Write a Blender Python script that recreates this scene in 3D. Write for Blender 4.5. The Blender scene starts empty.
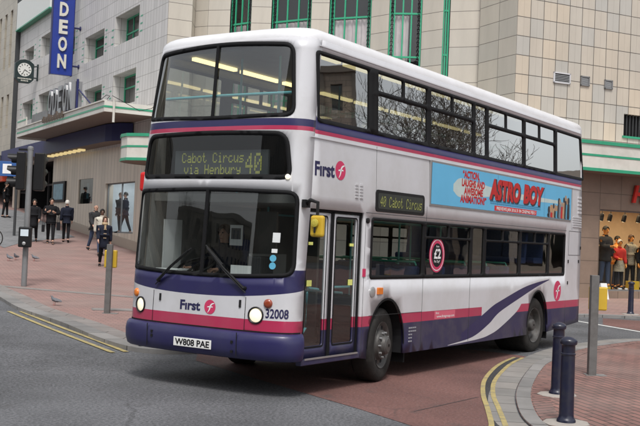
import bpy, bmesh, math, random
import numpy as np
from mathutils import Vector, Matrix
from mathutils.geometry import delaunay_2d_cdt
R = math.radians
rnd = random.Random(7)
scene = bpy.context.scene
col = scene.collection

# ------------------------------------------------------------------ camera
CAM = Vector((-8.9967, -6.3553, 1.8019))
cf = Vector((0.83486, 0.54979, 0.02726)); cr = Vector((0.54856, -0.83506, 0.04193)); cu = Vector((-0.04582, 0.02005, 0.99875))
cd = bpy.data.cameras.new('camera'); cam = bpy.data.objects.new('camera', cd); col.objects.link(cam)
cam.matrix_world = Matrix(((cr.x, cu.x, -cf.x, CAM.x), (cr.y, cu.y, -cf.y, CAM.y), (cr.z, cu.z, -cf.z, CAM.z), (0, 0, 0, 1)))
cd.sensor_width = 36; cd.lens = 997.0 / 640 * 36; cd.clip_end = 1500; cd.clip_start = 0.1
scene.camera = cam

# ------------------------------------------------------------------ sky and sun (overcast)
SUN_EL, SUN_AZ = R(58), R(215)          # azimuth counted anticlockwise from +X
w = bpy.data.worlds.new('World'); scene.world = w; w.use_nodes = True
nt = w.node_tree; nt.nodes.clear()
sky = nt.nodes.new('ShaderNodeTexSky'); sky.sky_type = 'NISHITA'; sky.sun_disc = False
sky.sun_elevation = SUN_EL; sky.sun_rotation = R(90) - SUN_AZ; sky.dust_density = 3.0; sky.air_density = 1.2
hs = nt.nodes.new('ShaderNodeHueSaturation'); hs.inputs['Saturation'].default_value = 0.22
bg = nt.nodes.new('ShaderNodeBackground'); bg.inputs['Strength'].default_value = 0.12
wo = nt.nodes.new('ShaderNodeOutputWorld')
nt.links.new(sky.outputs[0], hs.inputs['Color']); nt.links.new(hs.outputs[0], bg.inputs['Color']); nt.links.new(bg.outputs[0], wo.inputs['Surface'])
sl = bpy.data.lights.new('sun', 'SUN'); sl.energy = 1.5; sl.angle = R(13); sl.color = (1, .97, .93)
so = bpy.data.objects.new('sun', sl); col.objects.link(so)
sd = Vector((math.cos(SUN_EL) * math.cos(SUN_AZ), math.cos(SUN_EL) * math.sin(SUN_AZ), math.sin(SUN_EL)))
so.rotation_euler = sd.to_track_quat('Z', 'Y').to_euler(); so.location = (0, 0, 30)
scene.view_settings.view_transform = 'Standard'; scene.view_settings.look = 'None'
scene.view_settings.gamma = 1; scene.view_settings.use_curve_mapping = False
scene.view_settings.exposure = 0.58
scene.cycles.max_bounces = 10; scene.cycles.transparent_max_bounces = 24; scene.cycles.glossy_bounces = 4

# ------------------------------------------------------------------ materials
def nodes(name):
    m = bpy.data.materials.new(name); m.use_nodes = True
    n = m.node_tree; return m, n, n.nodes['Principled BSDF']
def mat(name, c, rough=.5, metal=0, var=.12, sc=6, bump=0, bsc=40, coat=0, emit=None, es=0, dirt=None, dsc=1.5, damt=.5):
    m, n, p = nodes(name); L = n.links.new
    p.inputs['Roughness'].default_value = rough; p.inputs['Metallic'].default_value = metal
    p.inputs['Coat Weight'].default_value = coat; p.inputs['Coat Roughness'].default_value = .08
    tc = n.nodes.new('ShaderNodeTexCoord'); nz = n.nodes.new('ShaderNodeTexNoise'); nz.inputs['Scale'].default_value = sc; nz.inputs['Detail'].default_value = 6
    L(tc.outputs['Object'], nz.inputs['Vector'])
    mx = n.nodes.new('ShaderNodeMix'); mx.data_type = 'RGBA'
    mx.inputs[6].default_value = tuple(x * (1 - var) for x in c) + (1,); mx.inputs[7].default_value = tuple(min(1, x * (1 + var)) for x in c) + (1,)
    L(nz.outputs['Fac'], mx.inputs[0]); out = mx.outputs[2]
    if dirt:
        n2 = n.nodes.new('ShaderNodeTexNoise'); n2.inputs['Scale'].default_value = dsc; n2.inputs['Detail'].default_value = 8; n2.inputs['Roughness'].default_value = .65
        L(tc.outputs['Object'], n2.inputs['Vector'])
        rp = n.nodes.new('ShaderNodeValToRGB'); rp.color_ramp.elements[0].position = .45; rp.color_ramp.elements[1].position = .72
        rp.color_ramp.elements[1].color = (damt, damt, damt, 1)
        L(n2.outputs['Fac'], rp.inputs[0])
        m2 = n.nodes.new('ShaderNodeMix'); m2.data_type = 'RGBA'; m2.inputs[7].default_value = dirt + (1,)
        L(rp.outputs[0], m2.inputs[0]); L(out, m2.inputs[6]); out = m2.outputs[2]
    L(out, p.inputs['Base Color'])
    if bump:
        bn = n.nodes.new('ShaderNodeTexNoise'); bn.inputs['Scale'].default_value = bsc; bn.inputs['Detail'].default_value = 4
        L(tc.outputs['Object'], bn.inputs['Vector']); b = n.nodes.new('ShaderNodeBump'); b.inputs['Strength'].default_value = bump; b.inputs['Distance'].default_value = .02
        L(bn.outputs['Fac'], b.inputs['Height']); L(b.outputs[0], p.inputs['Normal'])
    if emit:
        p.inputs['Emission Color'].default_value = emit + (1,); p.inputs['Emission Strength'].default_value = es
    return m
def glass(name, tint, k=1.6, wob=.015, rough=.01):
    m = bpy.data.materials.new(name); m.use_nodes = True; n = m.node_tree; n.nodes.clear(); L = n.links.new
    o = n.nodes.new('ShaderNodeOutputMaterial'); mx = n.nodes.new('ShaderNodeMixShader'); t = n.nodes.new('ShaderNodeBsdfTransparent'); g = n.nodes.new('ShaderNodeBsdfGlossy')
    t.inputs[0].default_value = tint + (1,); g.inputs['Roughness'].default_value = rough
    fr = n.nodes.new('ShaderNodeFresnel'); bf = n.nodes.new('ShaderNodeNewGeometry'); io = n.nodes.new('ShaderNodeMapRange'); io.inputs[3].default_value = 1.5; io.inputs[4].default_value = 1 / 1.5; L(bf.outputs['Backfacing'], io.inputs[0]); L(io.outputs[0], fr.inputs[0])
    mu = n.nodes.new('ShaderNodeMath'); mu.operation = 'MULTIPLY'; mu.use_clamp = True; mu.inputs[1].default_value = k
    tc = n.nodes.new('ShaderNodeTexCoord'); nz = n.nodes.new('ShaderNodeTexNoise'); nz.inputs['Scale'].default_value = 1.3
    b = n.nodes.new('ShaderNodeBump'); b.inputs['Strength'].default_value = wob * 8; b.inputs['Distance'].default_value = .02
    L(tc.outputs['Object'], nz.inputs['Vector']); L(nz.outputs['Fac'], b.inputs['Height']); L(b.outputs[0], g.inputs['Normal'])
    L(fr.outputs[0], mu.inputs[0]); L(mu.outputs[0], mx.inputs[0]); L(t.outputs[0], mx.inputs[1]); L(g.outputs[0], mx.inputs[2]); L(mx.outputs[0], o.inputs[0])
    return m
def tiles(name, c1, c2, mort, bw, bh, off=0.0, ms=.012, rough=.4, rot=0, var=.12, streak=None, bump=.3, bias=0.0, sub=False):
    m, n, p = nodes(name); L = n.links.new
    uv = n.nodes.new('ShaderNodeUVMap'); mp = n.nodes.new('ShaderNodeMapping'); mp.inputs['Rotation'].default_value = (0, 0, rot)
    L(uv.outputs[0], mp.inputs[0])
    def brick(bw, bh, off, ms):
        b = n.nodes.new('ShaderNodeTexBrick'); b.offset = off; b.inputs['Scale'].default_value = 1
        b.inputs['Brick Width'].default_value = bw; b.inputs['Row Height'].default_value = bh; b.inputs['Mortar Size'].default_value = ms; b.inputs['Mortar Smooth'].default_value = .1
        b.inputs['Bias'].default_value = bias
        b.inputs['Color1'].default_value = c1 + (1,); b.inputs['Color2'].default_value = c2 + (1,); b.inputs['Mortar'].default_value = mort + (1,)
        L(mp.outputs[0], b.inputs['Vector']); return b
    b = brick(bw, bh, off, ms)
    out = b.outputs['Color']
    nz = n.nodes.new('ShaderNodeTexNoise'); nz.inputs['Scale'].default_value = 1.1; nz.inputs['Detail'].default_value = 8; nz.inputs['Roughness'].default_value = .65
    st = n.nodes.new('ShaderNodeMapping'); st.inputs['Scale'].default_value = streak or (1, 1, 1)
    L(uv.outputs[0], st.inputs[0]); L(st.outputs[0], nz.inputs['Vector'])
    rp = n.nodes.new('ShaderNodeMapRange'); rp.inputs[1].default_value = .3; rp.inputs[2].default_value = .7; rp.inputs[3].default_value = 1 - var * 1.6; rp.inputs[4].default_value = 1 + var
    L(nz.outputs['Fac'], rp.inputs[0])
    hsv = n.nodes.new('ShaderNodeHueSaturation'); L(rp.outputs[0], hsv.inputs['Value']); L(out, hsv.inputs['Color']); out = hsv.outputs[0]
    if 'brick paving' in name:
        gv = n.nodes.new('ShaderNodeTexVoronoi'); gv.inputs['Scale'].default_value = 1.7; L(uv.outputs[0], gv.inputs['Vector']); gr = n.nodes.new('ShaderNodeMapRange'); gr.inputs[1].default_value = .035; gr.inputs[2].default_value = .06; gr.inputs[3].default_value = .5; gr.inputs[4].default_value = 0; L(gv.outputs['Distance'], gr.inputs[0])
        gm = n.nodes.new('ShaderNodeMix'); gm.data_type = 'RGBA'; gm.inputs[7].default_value = (.16, .14, .13, 1); L(gr.outputs[0], gm.inputs[0]); L(out, gm.inputs[6]); out = gm.outputs[2]
        pn = n.nodes.new('ShaderNodeTexNoise'); pn.inputs['Scale'].default_value = .45; pn.inputs['Detail'].default_value = 5; L(uv.outputs[0], pn.inputs['Vector']); pr2 = n.nodes.new('ShaderNodeMapRange'); pr2.inputs[1].default_value = .45; pr2.inputs[2].default_value = .65; pr2.inputs[3].default_value = 0; pr2.inputs[4].default_value = .4; L(pn.outputs['Fac'], pr2.inputs[0])
        pm = n.nodes.new('ShaderNodeMix'); pm.data_type = 'RGBA'; pm.inputs[7].default_value = (.24, .19, .17, 1); L(pr2.outputs[0], pm.inputs[0]); L(out, pm.inputs[6]); out = pm.outputs[2]
    if sub:   # some tiles are split by a thin joint
        b2 = n.nodes.new('ShaderNodeTexBrick'); b2.offset = 0; b2.inputs['Scale'].default_value = 1; b2.inputs['Brick Width'].default_value = bw / 2; b2.inputs['Row Height'].default_value = bh
        b2.inputs['Mortar Size'].default_value = .006; b2.inputs['Color1'].default_value = (1, 1, 1, 1); b2.inputs['Color2'].default_value = (1, 1, 1, 1); b2.inputs['Mortar'].default_value = (.72, .7, .68, 1)
        L(mp.outputs[0], b2.inputs['Vector'])
        mu = n.nodes.new('ShaderNodeMix'); mu.data_type = 'RGBA'; mu.blend_type = 'MULTIPLY'; mu.inputs[0].default_value = .8
        L(out, mu.inputs[6]); L(b2.outputs['Color'], mu.inputs[7]); out = mu.outputs[2]
    L(out, p.inputs['Base Color']); p.inputs['Roughness'].default_value = rough
    bp = n.nodes.new('ShaderNodeBump'); bp.invert = True; bp.inputs['Strength'].default_value = bump; bp.inputs['Distance'].default_value = .01
    L(b.outputs['Fac'], bp.inputs['Height']); L(bp.outputs[0], p.inputs['Normal'])
    return m
def asphalt(name, c, speck=.5, stain=.75):
    m, n, p = nodes(name); L = n.links.new
    tc = n.nodes.new('ShaderNodeTexCoord')
    a = n.nodes.new('ShaderNodeTexNoise'); a.inputs['Scale'].default_value = 30; a.inputs['Detail'].default_value = 9; a.inputs['Roughness'].default_value = .75
    b = n.nodes.new('ShaderNodeTexNoise'); b.inputs['Scale'].default_value = .55; b.inputs['Detail'].default_value = 7
    v = n.nodes.new('ShaderNodeTexVoronoi'); v.inputs['Scale'].default_value = 34
    for x in (a, b, v): L(tc.outputs['Object'], x.inputs['Vector'])
    r1 = n.nodes.new('ShaderNodeMapRange'); r1.inputs[1].default_value = .3; r1.inputs[2].default_value = .7; r1.inputs[3].default_value = 1 - speck; r1.inputs[4].default_value = 1 + speck
    L(a.outputs['Fac'], r1.inputs[0])
    r2 = n.nodes.new('ShaderNodeMapRange'); r2.inputs[1].default_value = .35; r2.inputs[2].default_value = .65; r2.inputs[3].default_value = stain; r2.inputs[4].default_value = 1.15
    L(b.outputs['Fac'], r2.inputs[0])
    mu = n.nodes.new('ShaderNodeMath'); mu.operation = 'MULTIPLY'; L(r1.outputs[0], mu.inputs[0]); L(r2.outputs[0], mu.inputs[1])
    h = n.nodes.new('ShaderNodeHueSaturation'); h.inputs['Color'].default_value = c + (1,); L(mu.outputs[0], h.inputs['Value'])
    # pale chippings
    vr = n.nodes.new('ShaderNodeMapRange'); vr.inputs[1].default_value = .09; vr.inputs[2].default_value = .2; vr.inputs[3].default_value = 1; vr.inputs[4].default_value = 0
    L(v.outputs['Distance'], vr.inputs[0])
    wn = n.nodes.new('ShaderNodeSeparateColor'); L(v.outputs['Color'], wn.inputs[0])
    gt = n.nodes.new('ShaderNodeMath'); gt.operation = 'GREATER_THAN'; gt.inputs[1].default_value = .62; L(wn.outputs[0], gt.inputs[0])
    m3 = n.nodes.new('ShaderNodeMath'); m3.operation = 'MULTIPLY'; L(vr.outputs[0], m3.inputs[0]); L(gt.outputs[0], m3.inputs[1])
    mx = n.nodes.new('ShaderNodeMix'); mx.data_type = 'RGBA'; mx.inputs[7].default_value = (.27, .27, .275, 1); L(m3.outputs[0], mx.inputs[0]); L(h.outputs[0], mx.inputs[6])
    cv = n.nodes.new('ShaderNodeTexVoronoi'); cv.feature = 'DISTANCE_TO_EDGE'; cv.inputs['Scale'].default_value = .42
    wn2 = n.nodes.new('ShaderNodeTexNoise'); wn2.inputs['Scale'].default_value = 1.6; wn2.inputs['Detail'].default_value = 8; L(tc.outputs['Object'], wn2.inputs['Vector'])
    va = n.nodes.new('ShaderNodeMix'); va.data_type = 'RGBA'; va.inputs[0].default_value = .28; L(tc.outputs['Object'], va.inputs[6]); L(wn2.outputs['Color'], va.inputs[7]); L(va.outputs[2], cv.inputs['Vector'])
    cm = n.nodes.new('ShaderNodeMapRange'); cm.inputs[1].default_value = .002; cm.inputs[2].default_value = .008; cm.inputs[3].default_value = .35; cm.inputs[4].default_value = 0; L(cv.outputs['Distance'], cm.inputs[0])
    cg = n.nodes.new('ShaderNodeMapRange'); cg.inputs[1].default_value = .5; cg.inputs[2].default_value = .6; L(b.outputs['Fac'], cg.inputs[0])
    cmu = n.nodes.new('ShaderNodeMath'); cmu.operation = 'MULTIPLY'; L(cm.outputs[0], cmu.inputs[0]); L(cg.outputs[0], cmu.inputs[1])
    m4 = n.nodes.new('ShaderNodeMix'); m4.data_type = 'RGBA'; m4.inputs[7].default_value = (.03, .03, .03, 1); L(cmu.outputs[0], m4.inputs[0]); L(mx.outputs[2], m4.inputs[6])
    ov = n.nodes.new('ShaderNodeTexNoise'); ov.inputs['Scale'].default_value = 1.9; ov.inputs['Detail'].default_value = 4; L(tc.outputs['Object'], ov.inputs['Vector'])
    orr = n.nodes.new('ShaderNodeMapRange'); orr.inputs[1].default_value = .62; orr.inputs[2].default_value = .74; orr.inputs[3].default_value = 0; orr.inputs[4].default_value = .55; L(ov.outputs['Fac'], orr.inputs[0])
    m5 = n.nodes.new('ShaderNodeMix'); m5.data_type = 'RGBA'; m5.inputs[7].default_value = (.05, .048, .047, 1); L(orr.outputs[0], m5.inputs[0]); L(m4.outputs[2], m5.inputs[6])
    L(m5.outputs[2], p.inputs['Base Color']); p.inputs['Roughness'].default_value = .75
    bp = n.nodes.new('ShaderNodeBump'); bp.inputs['Strength'].default_value = .5; bp.inputs['Distance'].default_value = .01; L(a.outputs['Fac'], bp.inputs['Height']); L(bp.outputs[0], p.inputs['Normal'])
    return m

M = dict(
    white=mat('bus white paint', (.60, .60, .625), .28, coat=.4, var=.04, dirt=(.42, .40, .38), dsc=1.1, damt=.45),
    navy=mat('bus navy paint', (.020, .018, .085), .4, coat=.1, var=.1, dirt=(.05, .05, .09), dsc=2, damt=.35),
    navyside=mat('bus navy skirt paint', (.028, .026, .075), .45, coat=.1, var=.1, dirt=(.10, .09, .10), dsc=2.6, damt=.55),
    pink=mat('bus magenta paint', (.42, .028, .085), .35, coat=.4, var=.06, dirt=(.35, .12, .13), dsc=2, damt=.3),
    roofw=mat('bus roof white', (.74, .74, .76), .35, coat=.2, var=.04, dirt=(.5, .49, .47), dsc=1.2, damt=.4),
    rubber=mat('black rubber', (.008, .008, .009), .75),
    blackp=mat('black plastic', (.016, .016, .017), .4),
    tyre=mat('tyre rubber', (.022, .021, .02), .8, bump=.2, dirt=(.06, .055, .05), dsc=5),
    hub=mat('wheel steel', (.085, .083, .08), .55, .2, var=.25, dirt=(.05, .04, .035), dsc=9, damt=.8),
    chrome=mat('polished steel', (.36, .36, .37), .34, 1.0, var=.1),
    alu=mat('aluminium', (.5, .5, .5), .4, .8),
    inner=mat('bus inner lining', (.24, .24, .235), .6),
    floor=mat('bus floor lino', (.07, .07, .075), .7),
    seat=mat('blue seat cloth', (.03, .05, .14), .9, var=.4, sc=60),
    seatg=mat('green grab handle plastic', (.05, .3, .24), .5),
    rail=mat('turquoise handrail', (.16, .5, .55), .4),
    lampy=mat('saloon lamp strip', (.8, .7, .35), .5, emit=(1, .8, .38), es=1.3),
    glass=glass('bus side glass', (.68, .73, .72), 2.0), wind=glass('bus windscreen glass', (.8, .84, .83), 2.3), uglass=glass('upper side glass', (.46, .5, .49), 6.5, .006), fglass=glass('upper front glass', (.82, .86, .84), 3.2), dglass=glass('display glass', (.6, .62, .62), 1.3),
    flip=mat('flip dot yellow', (.72, .74, .2), .6), flipw=mat('flip dot off', (.02, .02, .02), .7), disp=mat('display board', (.12, .135, .14), .6),
    amber=mat('amber lens', (.75, .2, .02), .25, coat=.6), ambd=mat('dark amber lens', (.28, .05, .02), .25, coat=.6),
    lens=mat('headlight lens', (.8, .76, .66), .12, coat=1, var=.3, sc=30, emit=(1, .86, .58), es=.5),
    refl=mat('grey reflector', (.42, .42, .42), .25, .4),
    yel=mat('yellow plastic', (.58, .38, .03), .45), red=mat('red plastic', (.62, .015, .015), .4),
    plate=mat('number plate white', (.78, .78, .76), .35), ink=mat('black ink', (.012, .012, .014), .5), textw=mat('white vinyl', (.8, .8, .8), .45),
    navyv=mat('navy vinyl', (.02, .018, .075), .4), pinkv=mat('magenta vinyl', (.58, .04, .12), .4),
    adblue=mat('poster light blue', (.13, .46, .72), .4, var=.1, sc=2), adcream=mat('poster cream', (.52, .62, .60), .45), adred=mat('poster red', (.5, .02, .02), .45), adred2=mat('poster bright red', (.62, .03, .03), .45), addk=mat('poster dark figures', (.03, .035, .045), .5, var=.8, sc=12), adtan=mat('poster tan', (.45, .28, .16), .5, var=.4, sc=9),
    stickw=mat('sticker white', (.7, .72, .72), .5), stickb=mat('sticker blue', (.1, .38, .55), .5),
    tileL=tiles('pale faience tiles street front', (.62, .60, .585), (.54, .525, .51), (.27, .255, .24), .31, .61, ms=.011, var=.06, streak=(1.5, .35, 1), sub=False),
    tileR=tiles('cream faience tiles', (.58, .495, .39), (.455, .44, .405), (.13, .115, .1), .52, .61, ms=.013, var=.06, streak=(1.2, .4, 1), sub=True),
    tilePier=tiles('cream faience piers', (.55, .505, .435), (.49, .465, .415), (.18, .16, .14), 1.1, .61, ms=.011, var=.06, streak=(1.5, .3, 1)),
    stoneL=tiles('buff stone', (.43, .39, .32), (.39, .355, .29), (.24, .22, .19), 1.2, .6, .5, .01, var=.12),
    shopw=tiles('beige panel strips', (.66, .575, .475), (.59, .52, .43), (.38, .32, .26), .42, 7.0, ms=.02, var=.1, streak=(1.5, .3, 1)),
    shadet=tiles('shaded beige shop tiles', (.25, .185, .14), (.225, .165, .13), (.12, .09, .07), .9, .75, ms=.012, var=.12),  # beige wall tiles, with the shade under the canopy put into the brown
    dstone=tiles('dark brick', (.26, .21, .16), (.22, .175, .135), (.12, .1, .08), .9, .4, .5, .02, var=.15),
    green=mat('green glazed trim', (.035, .30, .17), .35, var=.15), greenf=mat('green window paint', (.04, .36, .2), .4, var=.12),
    cream=mat('cream canopy enamel', (.62, .6, .55), .4, var=.05, dirt=(.4, .37, .32), dsc=1.4, damt=.5),
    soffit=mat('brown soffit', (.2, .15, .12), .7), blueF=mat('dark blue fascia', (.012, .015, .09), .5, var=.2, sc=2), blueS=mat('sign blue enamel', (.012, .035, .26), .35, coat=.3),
    letter=mat('cream sign letter', (.62, .6, .53), .5), bronze=mat('brown letter metal', (.13, .1, .08), .5, .4),
    wpan=mat('white cladding panel', (.66, .68, .66), .45, var=.04),
    dark=mat('dark interior', (.015, .015, .017), .8), darkgrey=mat('dark grey paint', (.045, .047, .05), .5), gpost=mat('weathered post steel', (.15, .148, .145), .6, .2, var=.25, dirt=(.07, .065, .06), dsc=4, damt=.7), grey=mat('mid grey metal', (.23, .235, .24), .55, .3, var=.1, dirt=(.12, .11, .1), dsc=3),
    wglass=glass('building window glass', (.35, .4, .4), 1.5), dispg=glass('display window glass', (.8, .82, .82), .5), bglass=glass('bay window glass', (.88, .9, .9), 2.2), sglass=glass('shop window glass', (.86, .88, .87), .9), curt=mat('mauve curtain', (.70, .61, .62), .9, var=.25, sc=3),
    clockc=mat('dark green clock case', (.02, .035, .035), .4), clockf=mat('clock dial', (.7, .7, .66), .5),
    bollard=mat('navy bollard paint', (.007, .009, .030), .36, coat=.3, var=.3, dirt=(.035, .033, .035), dsc=7, damt=.6),
    concrete=mat('mortar pad', (.34, .31, .28), .9, var=.2, sc=9, bump=.3),
    granite=mat('grey kerb stone', (.21, .205, .2), .8, var=.18, sc=5, bump=.3, bsc=60, dirt=(.12, .11, .105), dsc=2),
    line=mat('worn yellow line paint', (.40, .32, .13), .75, var=.3, sc=30, dirt=(.16, .15, .12), dsc=6, damt=.85), wline=mat('worn white line paint', (.55, .55, .53), .75, var=.15, dirt=(.2, .2, .2), dsc=3),
    road=asphalt('grey asphalt', (.108, .110, .117), 1.0, .68), redroad=asphalt('red asphalt', (.15, .074, .064), .55, .72), darkroad=asphalt('dark asphalt seam', (.04, .04, .042)),
    brick=tiles('red brick paving', (.27, .138, .115), (.205, .108, .094), (.07, .052, .046), .40, .125, .5, .014, .85, R(-47), .2, bump=.6),
    brickL=tiles('red brick paving wide street', (.31, .19, .168), (.272, .172, .154), (.19, .127, .113), .23, .115, .5, .010, .85, R(33), .14, bump=.3),
    flag=tiles('grey flagstones', (.25, .225, .21), (.22, .2, .19), (.11, .1, .09), .9, .6, .5, .012, .85, R(60), .15),
    greypave=tiles('grey granite paving', (.21, .21, .215), (.18, .185, .19), (.11, .11, .11), .6, .4, .5, .012, .85, R(60), .15),
    kerbst=tiles('kerb stones', (.25, .24, .23), (.19, .185, .18), (.07, .065, .06), .92, 3, 0, .014, .85, 0, .18),
    slab=tiles('gutter slabs', (.27, .25, .23), (.20, .195, .185), (.06, .055, .05), .62, 3, 0, .012, .85, 0, .15),
    skin=mat('skin', (.48, .28, .2), .6), skind=mat('dark skin', (.1, .055, .035), .6), black=mat('black cloth', (.012, .012, .014), .9), navyc=mat('navy wool', (.014, .017, .03), .9), charc=mat('charcoal cloth', (.035, .035, .037), .9), creamc=mat('cream jacket', (.5, .47, .4), .85), denim=mat('denim', (.04, .06, .11), .9), whair=mat('white hair', (.6, .58, .54), .8), bhair=mat('dark hair', (.015, .012, .01), .7), brhair=mat('brown hair', (.09, .05, .03), .7), redc=mat('red cloth', (.55, .03, .02), .8), khaki=mat('patterned khaki', (.3, .27, .2), .9, var=.8, sc=25), orange=mat('orange mannequin', (.75, .3, .06), .5), toggle=mat('toggle', (.4, .3, .18), .6),
    pigeon=mat('pigeon feathers', (.13, .14, .16), .8, var=.4, sc=20), pign=mat('pigeon neck', (.04, .07, .07), .5), pinkleg=mat('pigeon leg', (.4, .12, .1), .7),
    bark=mat('tree bark', (.06, .05, .04), .9, bump=.5, bsc=12), warm=mat('shop back wall', (.62, .47, .31), .8), spot=mat('lit lamp face', (1, .9, .7), .5, emit=(1, .8, .5), es=14), soffl=mat('lit soffit lamp', (.8, .7, .4), .5, emit=(1, .78, .36), es=.4), screen=mat('lit poster', (.10, .2, .26), .4, var=.8, sc=5, emit=(.25, .5, .6), es=.04), redsign=mat('red shop fascia', (.55, .07, .03), .5), bluesign=mat('blue road sign', (.03, .10, .3), .5), oak=mat('shop floor', (.35, .2, .1), .5),
)

for k_ in ('rubber', 'blackp', 'tyre', 'dark', 'ink', 'black', 'navyc', 'charc'): M[k_].node_tree.nodes['Principled BSDF'].inputs['Specular IOR Level'].default_value = .22

# ------------------------------------------------------------------ mesh helpers
class MB:
    def __init__(s): s.v = []; s.f = []; s.m = []; s.uv = []
    def vert(s, p): s.v.append(tuple(p)); return len(s.v) - 1
    def face(s, idx, m=0, uv=None): s.f.append(tuple(idx)); s.m.append(m); s.uv.append(uv)
    def poly(s, pts, m=0, uv=None): s.face([s.vert(p) for p in pts], m, uv)
    def add(s, vs, fs, m=0):
        o = len(s.v); s.v += [tuple(p) for p in vs]
        for f in fs: s.face([i + o for i in f], m)
    def box(s, c, sz, rz=0, m=0, mtx=None):
        x, y, z = [q / 2 for q in sz]; T = mtx or (Matrix.Translation(c) @ Matrix.Rotation(rz, 4, 'Z'))
        vs = [T @ Vector(q) for q in ((-x, -y, -z), (x, -y, -z), (x, y, -z), (-x, y, -z), (-x, -y, z), (x, -y, z), (x, y, z), (-x, y, z))]
        s.add(vs, [(0, 3, 2, 1), (4, 5, 6, 7), (0, 1, 5, 4), (1, 2, 6, 5), (2, 3, 7, 6), (3, 0, 4, 7)], m)
    def bar(s, a, b, w_, h_, m=0):      # box from a to b
        a = Vector(a); b = Vector(b); d = b - a; q = d.to_track_quat('X', 'Z').to_matrix().to_4x4()
        s.box(None, (d.length, w_, h_), mtx=Matrix.Translation((a + b) / 2) @ q, m=m)
    def tube(s, pts, r, n=8, m=0, cap=True):
        pts = [Vector(p) for p in pts]; rs = r if isinstance(r, (list, tuple)) else [r] * len(pts); rings = []
        for i, p in enumerate(pts):
            d = (pts[min(i + 1, len(pts) - 1)] - pts[max(i - 1, 0)]).normalized()
            a = d.cross(Vector((0, 0, 1)))
            if a.length < .05: a = d.cross(Vector((1, 0, 0)))
            a.normalize(); b = d.cross(a)
            rings.append([s.vert(p + (a * math.cos(2 * math.pi * k / n) + b * math.sin(2 * math.pi * k / n)) * rs[i]) for k in range(n)])
        for i in range(len(rings) - 1):
            for k in range(n): s.face((rings[i][k], rings[i][(k + 1) % n], rings[i + 1][(k + 1) % n], rings[i + 1][k]), m)
        if cap: s.face(rings[0][::-1], m); s.face(rings[-1], m)
    def lathe(s, prof, T=None, n=24, m=0, ms=None, cap=True):   # prof (r,z) about local Z
        T = T or Matrix(); rings = []
        for r_, z in prof: rings.append([s.vert(T @ Vector((r_ * math.cos(2 * math.pi * k / n), r_ * math.sin(2 * math.pi * k / n), z))) for k in range(n)])
        for i in range(len(rings) - 1):
            for k in range(n): s.face((rings[i][k], rings[i][(k + 1) % n], rings[i + 1][(k + 1) % n], rings[i + 1][k]), ms[i] if ms else m)
        if cap: s.face(rings[0][::-1], ms[0] if ms else m); s.face(rings[-1], ms[-1] if ms else m)
    def prism(s, poly, fmap, d0, d1, m=0):      # polygon (a,b) swept from depth d0 to d1
        n = len(poly); A = [s.vert(fmap(a, b, d0)) for a, b in poly]; B = [s.vert(fmap(a, b, d1)) for a, b in poly]
        s.face(A, m); s.face(B[::-1], m)
        for k in range(n): s.face((A[k], B[k], B[(k + 1) % n], A[(k + 1) % n]), m)
    def build(s, name, mats, parent=None, smooth=None, bevel=0, solid=None, seg=2, weld=True):
        me = bpy.data.meshes.new(name)
        if not isinstance(mats, (list, tuple)): mats = [mats]
        me.from_pydata(s.v, [], s.f)
        for m_ in mats: me.materials.append(m_)
        me.polygons.foreach_set('material_index', s.m)
        if any(u is not None for u in s.uv):
            ul = me.uv_layers.new(name='UVMap'); k = 0
            for f, u in zip(s.f, s.uv):
                for j in range(len(f)):
                    ul.data[k].uv = u[j] if u is not None else (0, 0); k += 1
        if weld or smooth is not None:
            bm = bmesh.new(); bm.from_mesh(me)
            if weld: bmesh.ops.remove_doubles(bm, verts=bm.verts, dist=1e-5)
            if not any(u is not None for u in s.uv) and not solid: bmesh.ops.recalc_face_normals(bm, faces=bm.faces)
            bm.to_mesh(me); bm.free()
        if smooth is not None:
            me.polygons.foreach_set('use_smooth', [True] * len(me.polygons)); me.set_sharp_from_angle(angle=R(smooth))
        me.update()
        return link(name, me, parent, bevel, solid, seg)
def link(name, me, parent=None, bevel=0, solid=None, seg=2):
    o = bpy.data.objects.new(name, me); col.objects.link(o)
    if parent: attach(o, parent)
    if solid:
        sm = o.modifiers.new('solid', 'SOLIDIFY'); sm.thickness = solid; sm.offset = -1; sm.material_offset = 20
    if bevel:
        b = o.modifiers.new('bevel', 'BEVEL'); b.width = bevel; b.segments = seg; b.limit_method = 'ANGLE'; b.angle_limit = R(40)
    return o
def attach(o, parent):
    o.parent = parent
    if 'local' not in parent: o.matrix_parent_inverse = parent.matrix_basis.inverted()
def tag(o, label=None, cat=None, group=None, kind=None):
    if label: o['label'] = label
    if cat: o['category'] = cat
    if group: o['group'] = group
    if kind: o['kind'] = kind
    return o
def thing(name, label, cat, loc=(0, 0, 0), rz=0, group=None, local=False):
    """Empty at the thing's base. local=True: its parts are modelled in the empty's own frame, else in world coordinates."""
    o = bpy.data.objects.new(name, None); col.objects.link(o); o.empty_display_size = .3
    o.location = loc; o.rotation_euler = (0, 0, rz); o.matrix_basis = Matrix.Translation(loc) @ Matrix.Rotation(rz, 4, 'Z')
    if local: o['local'] = True
    return tag(o, label, cat, group)
def copy_tree(o, parent=None):
    c = o.copy(); col.objects.link(c)
    if parent: c.parent = parent
    for ch in [q for q in bpy.data.objects if q.parent == o]: copy_tree(ch, c)
    return c
def inside(p, poly):
    x, y = p; r_ = False; n = len(poly); j = n - 1
    for i in range(n):
        xi, yi = poly[i]; xj, yj = poly[j]
        if (yi > y) != (yj > y) and x < (xj - xi) * (y - yi) / (yj - yi) + xi: r_ = not r_
        j = i
    return r_
def resample(poly, step, closed=True):
    out = []; n = len(poly)
    for i in range(n if closed else n - 1):
        a = Vector(poly[i]); b = Vector(poly[(i + 1) % n]); k = max(1, int((b - a).length / step))
        out += [tuple(a.lerp(b, j / k)) for j in range(k)]
    if not closed: out.append(tuple(poly[-1]))
    return out
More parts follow.
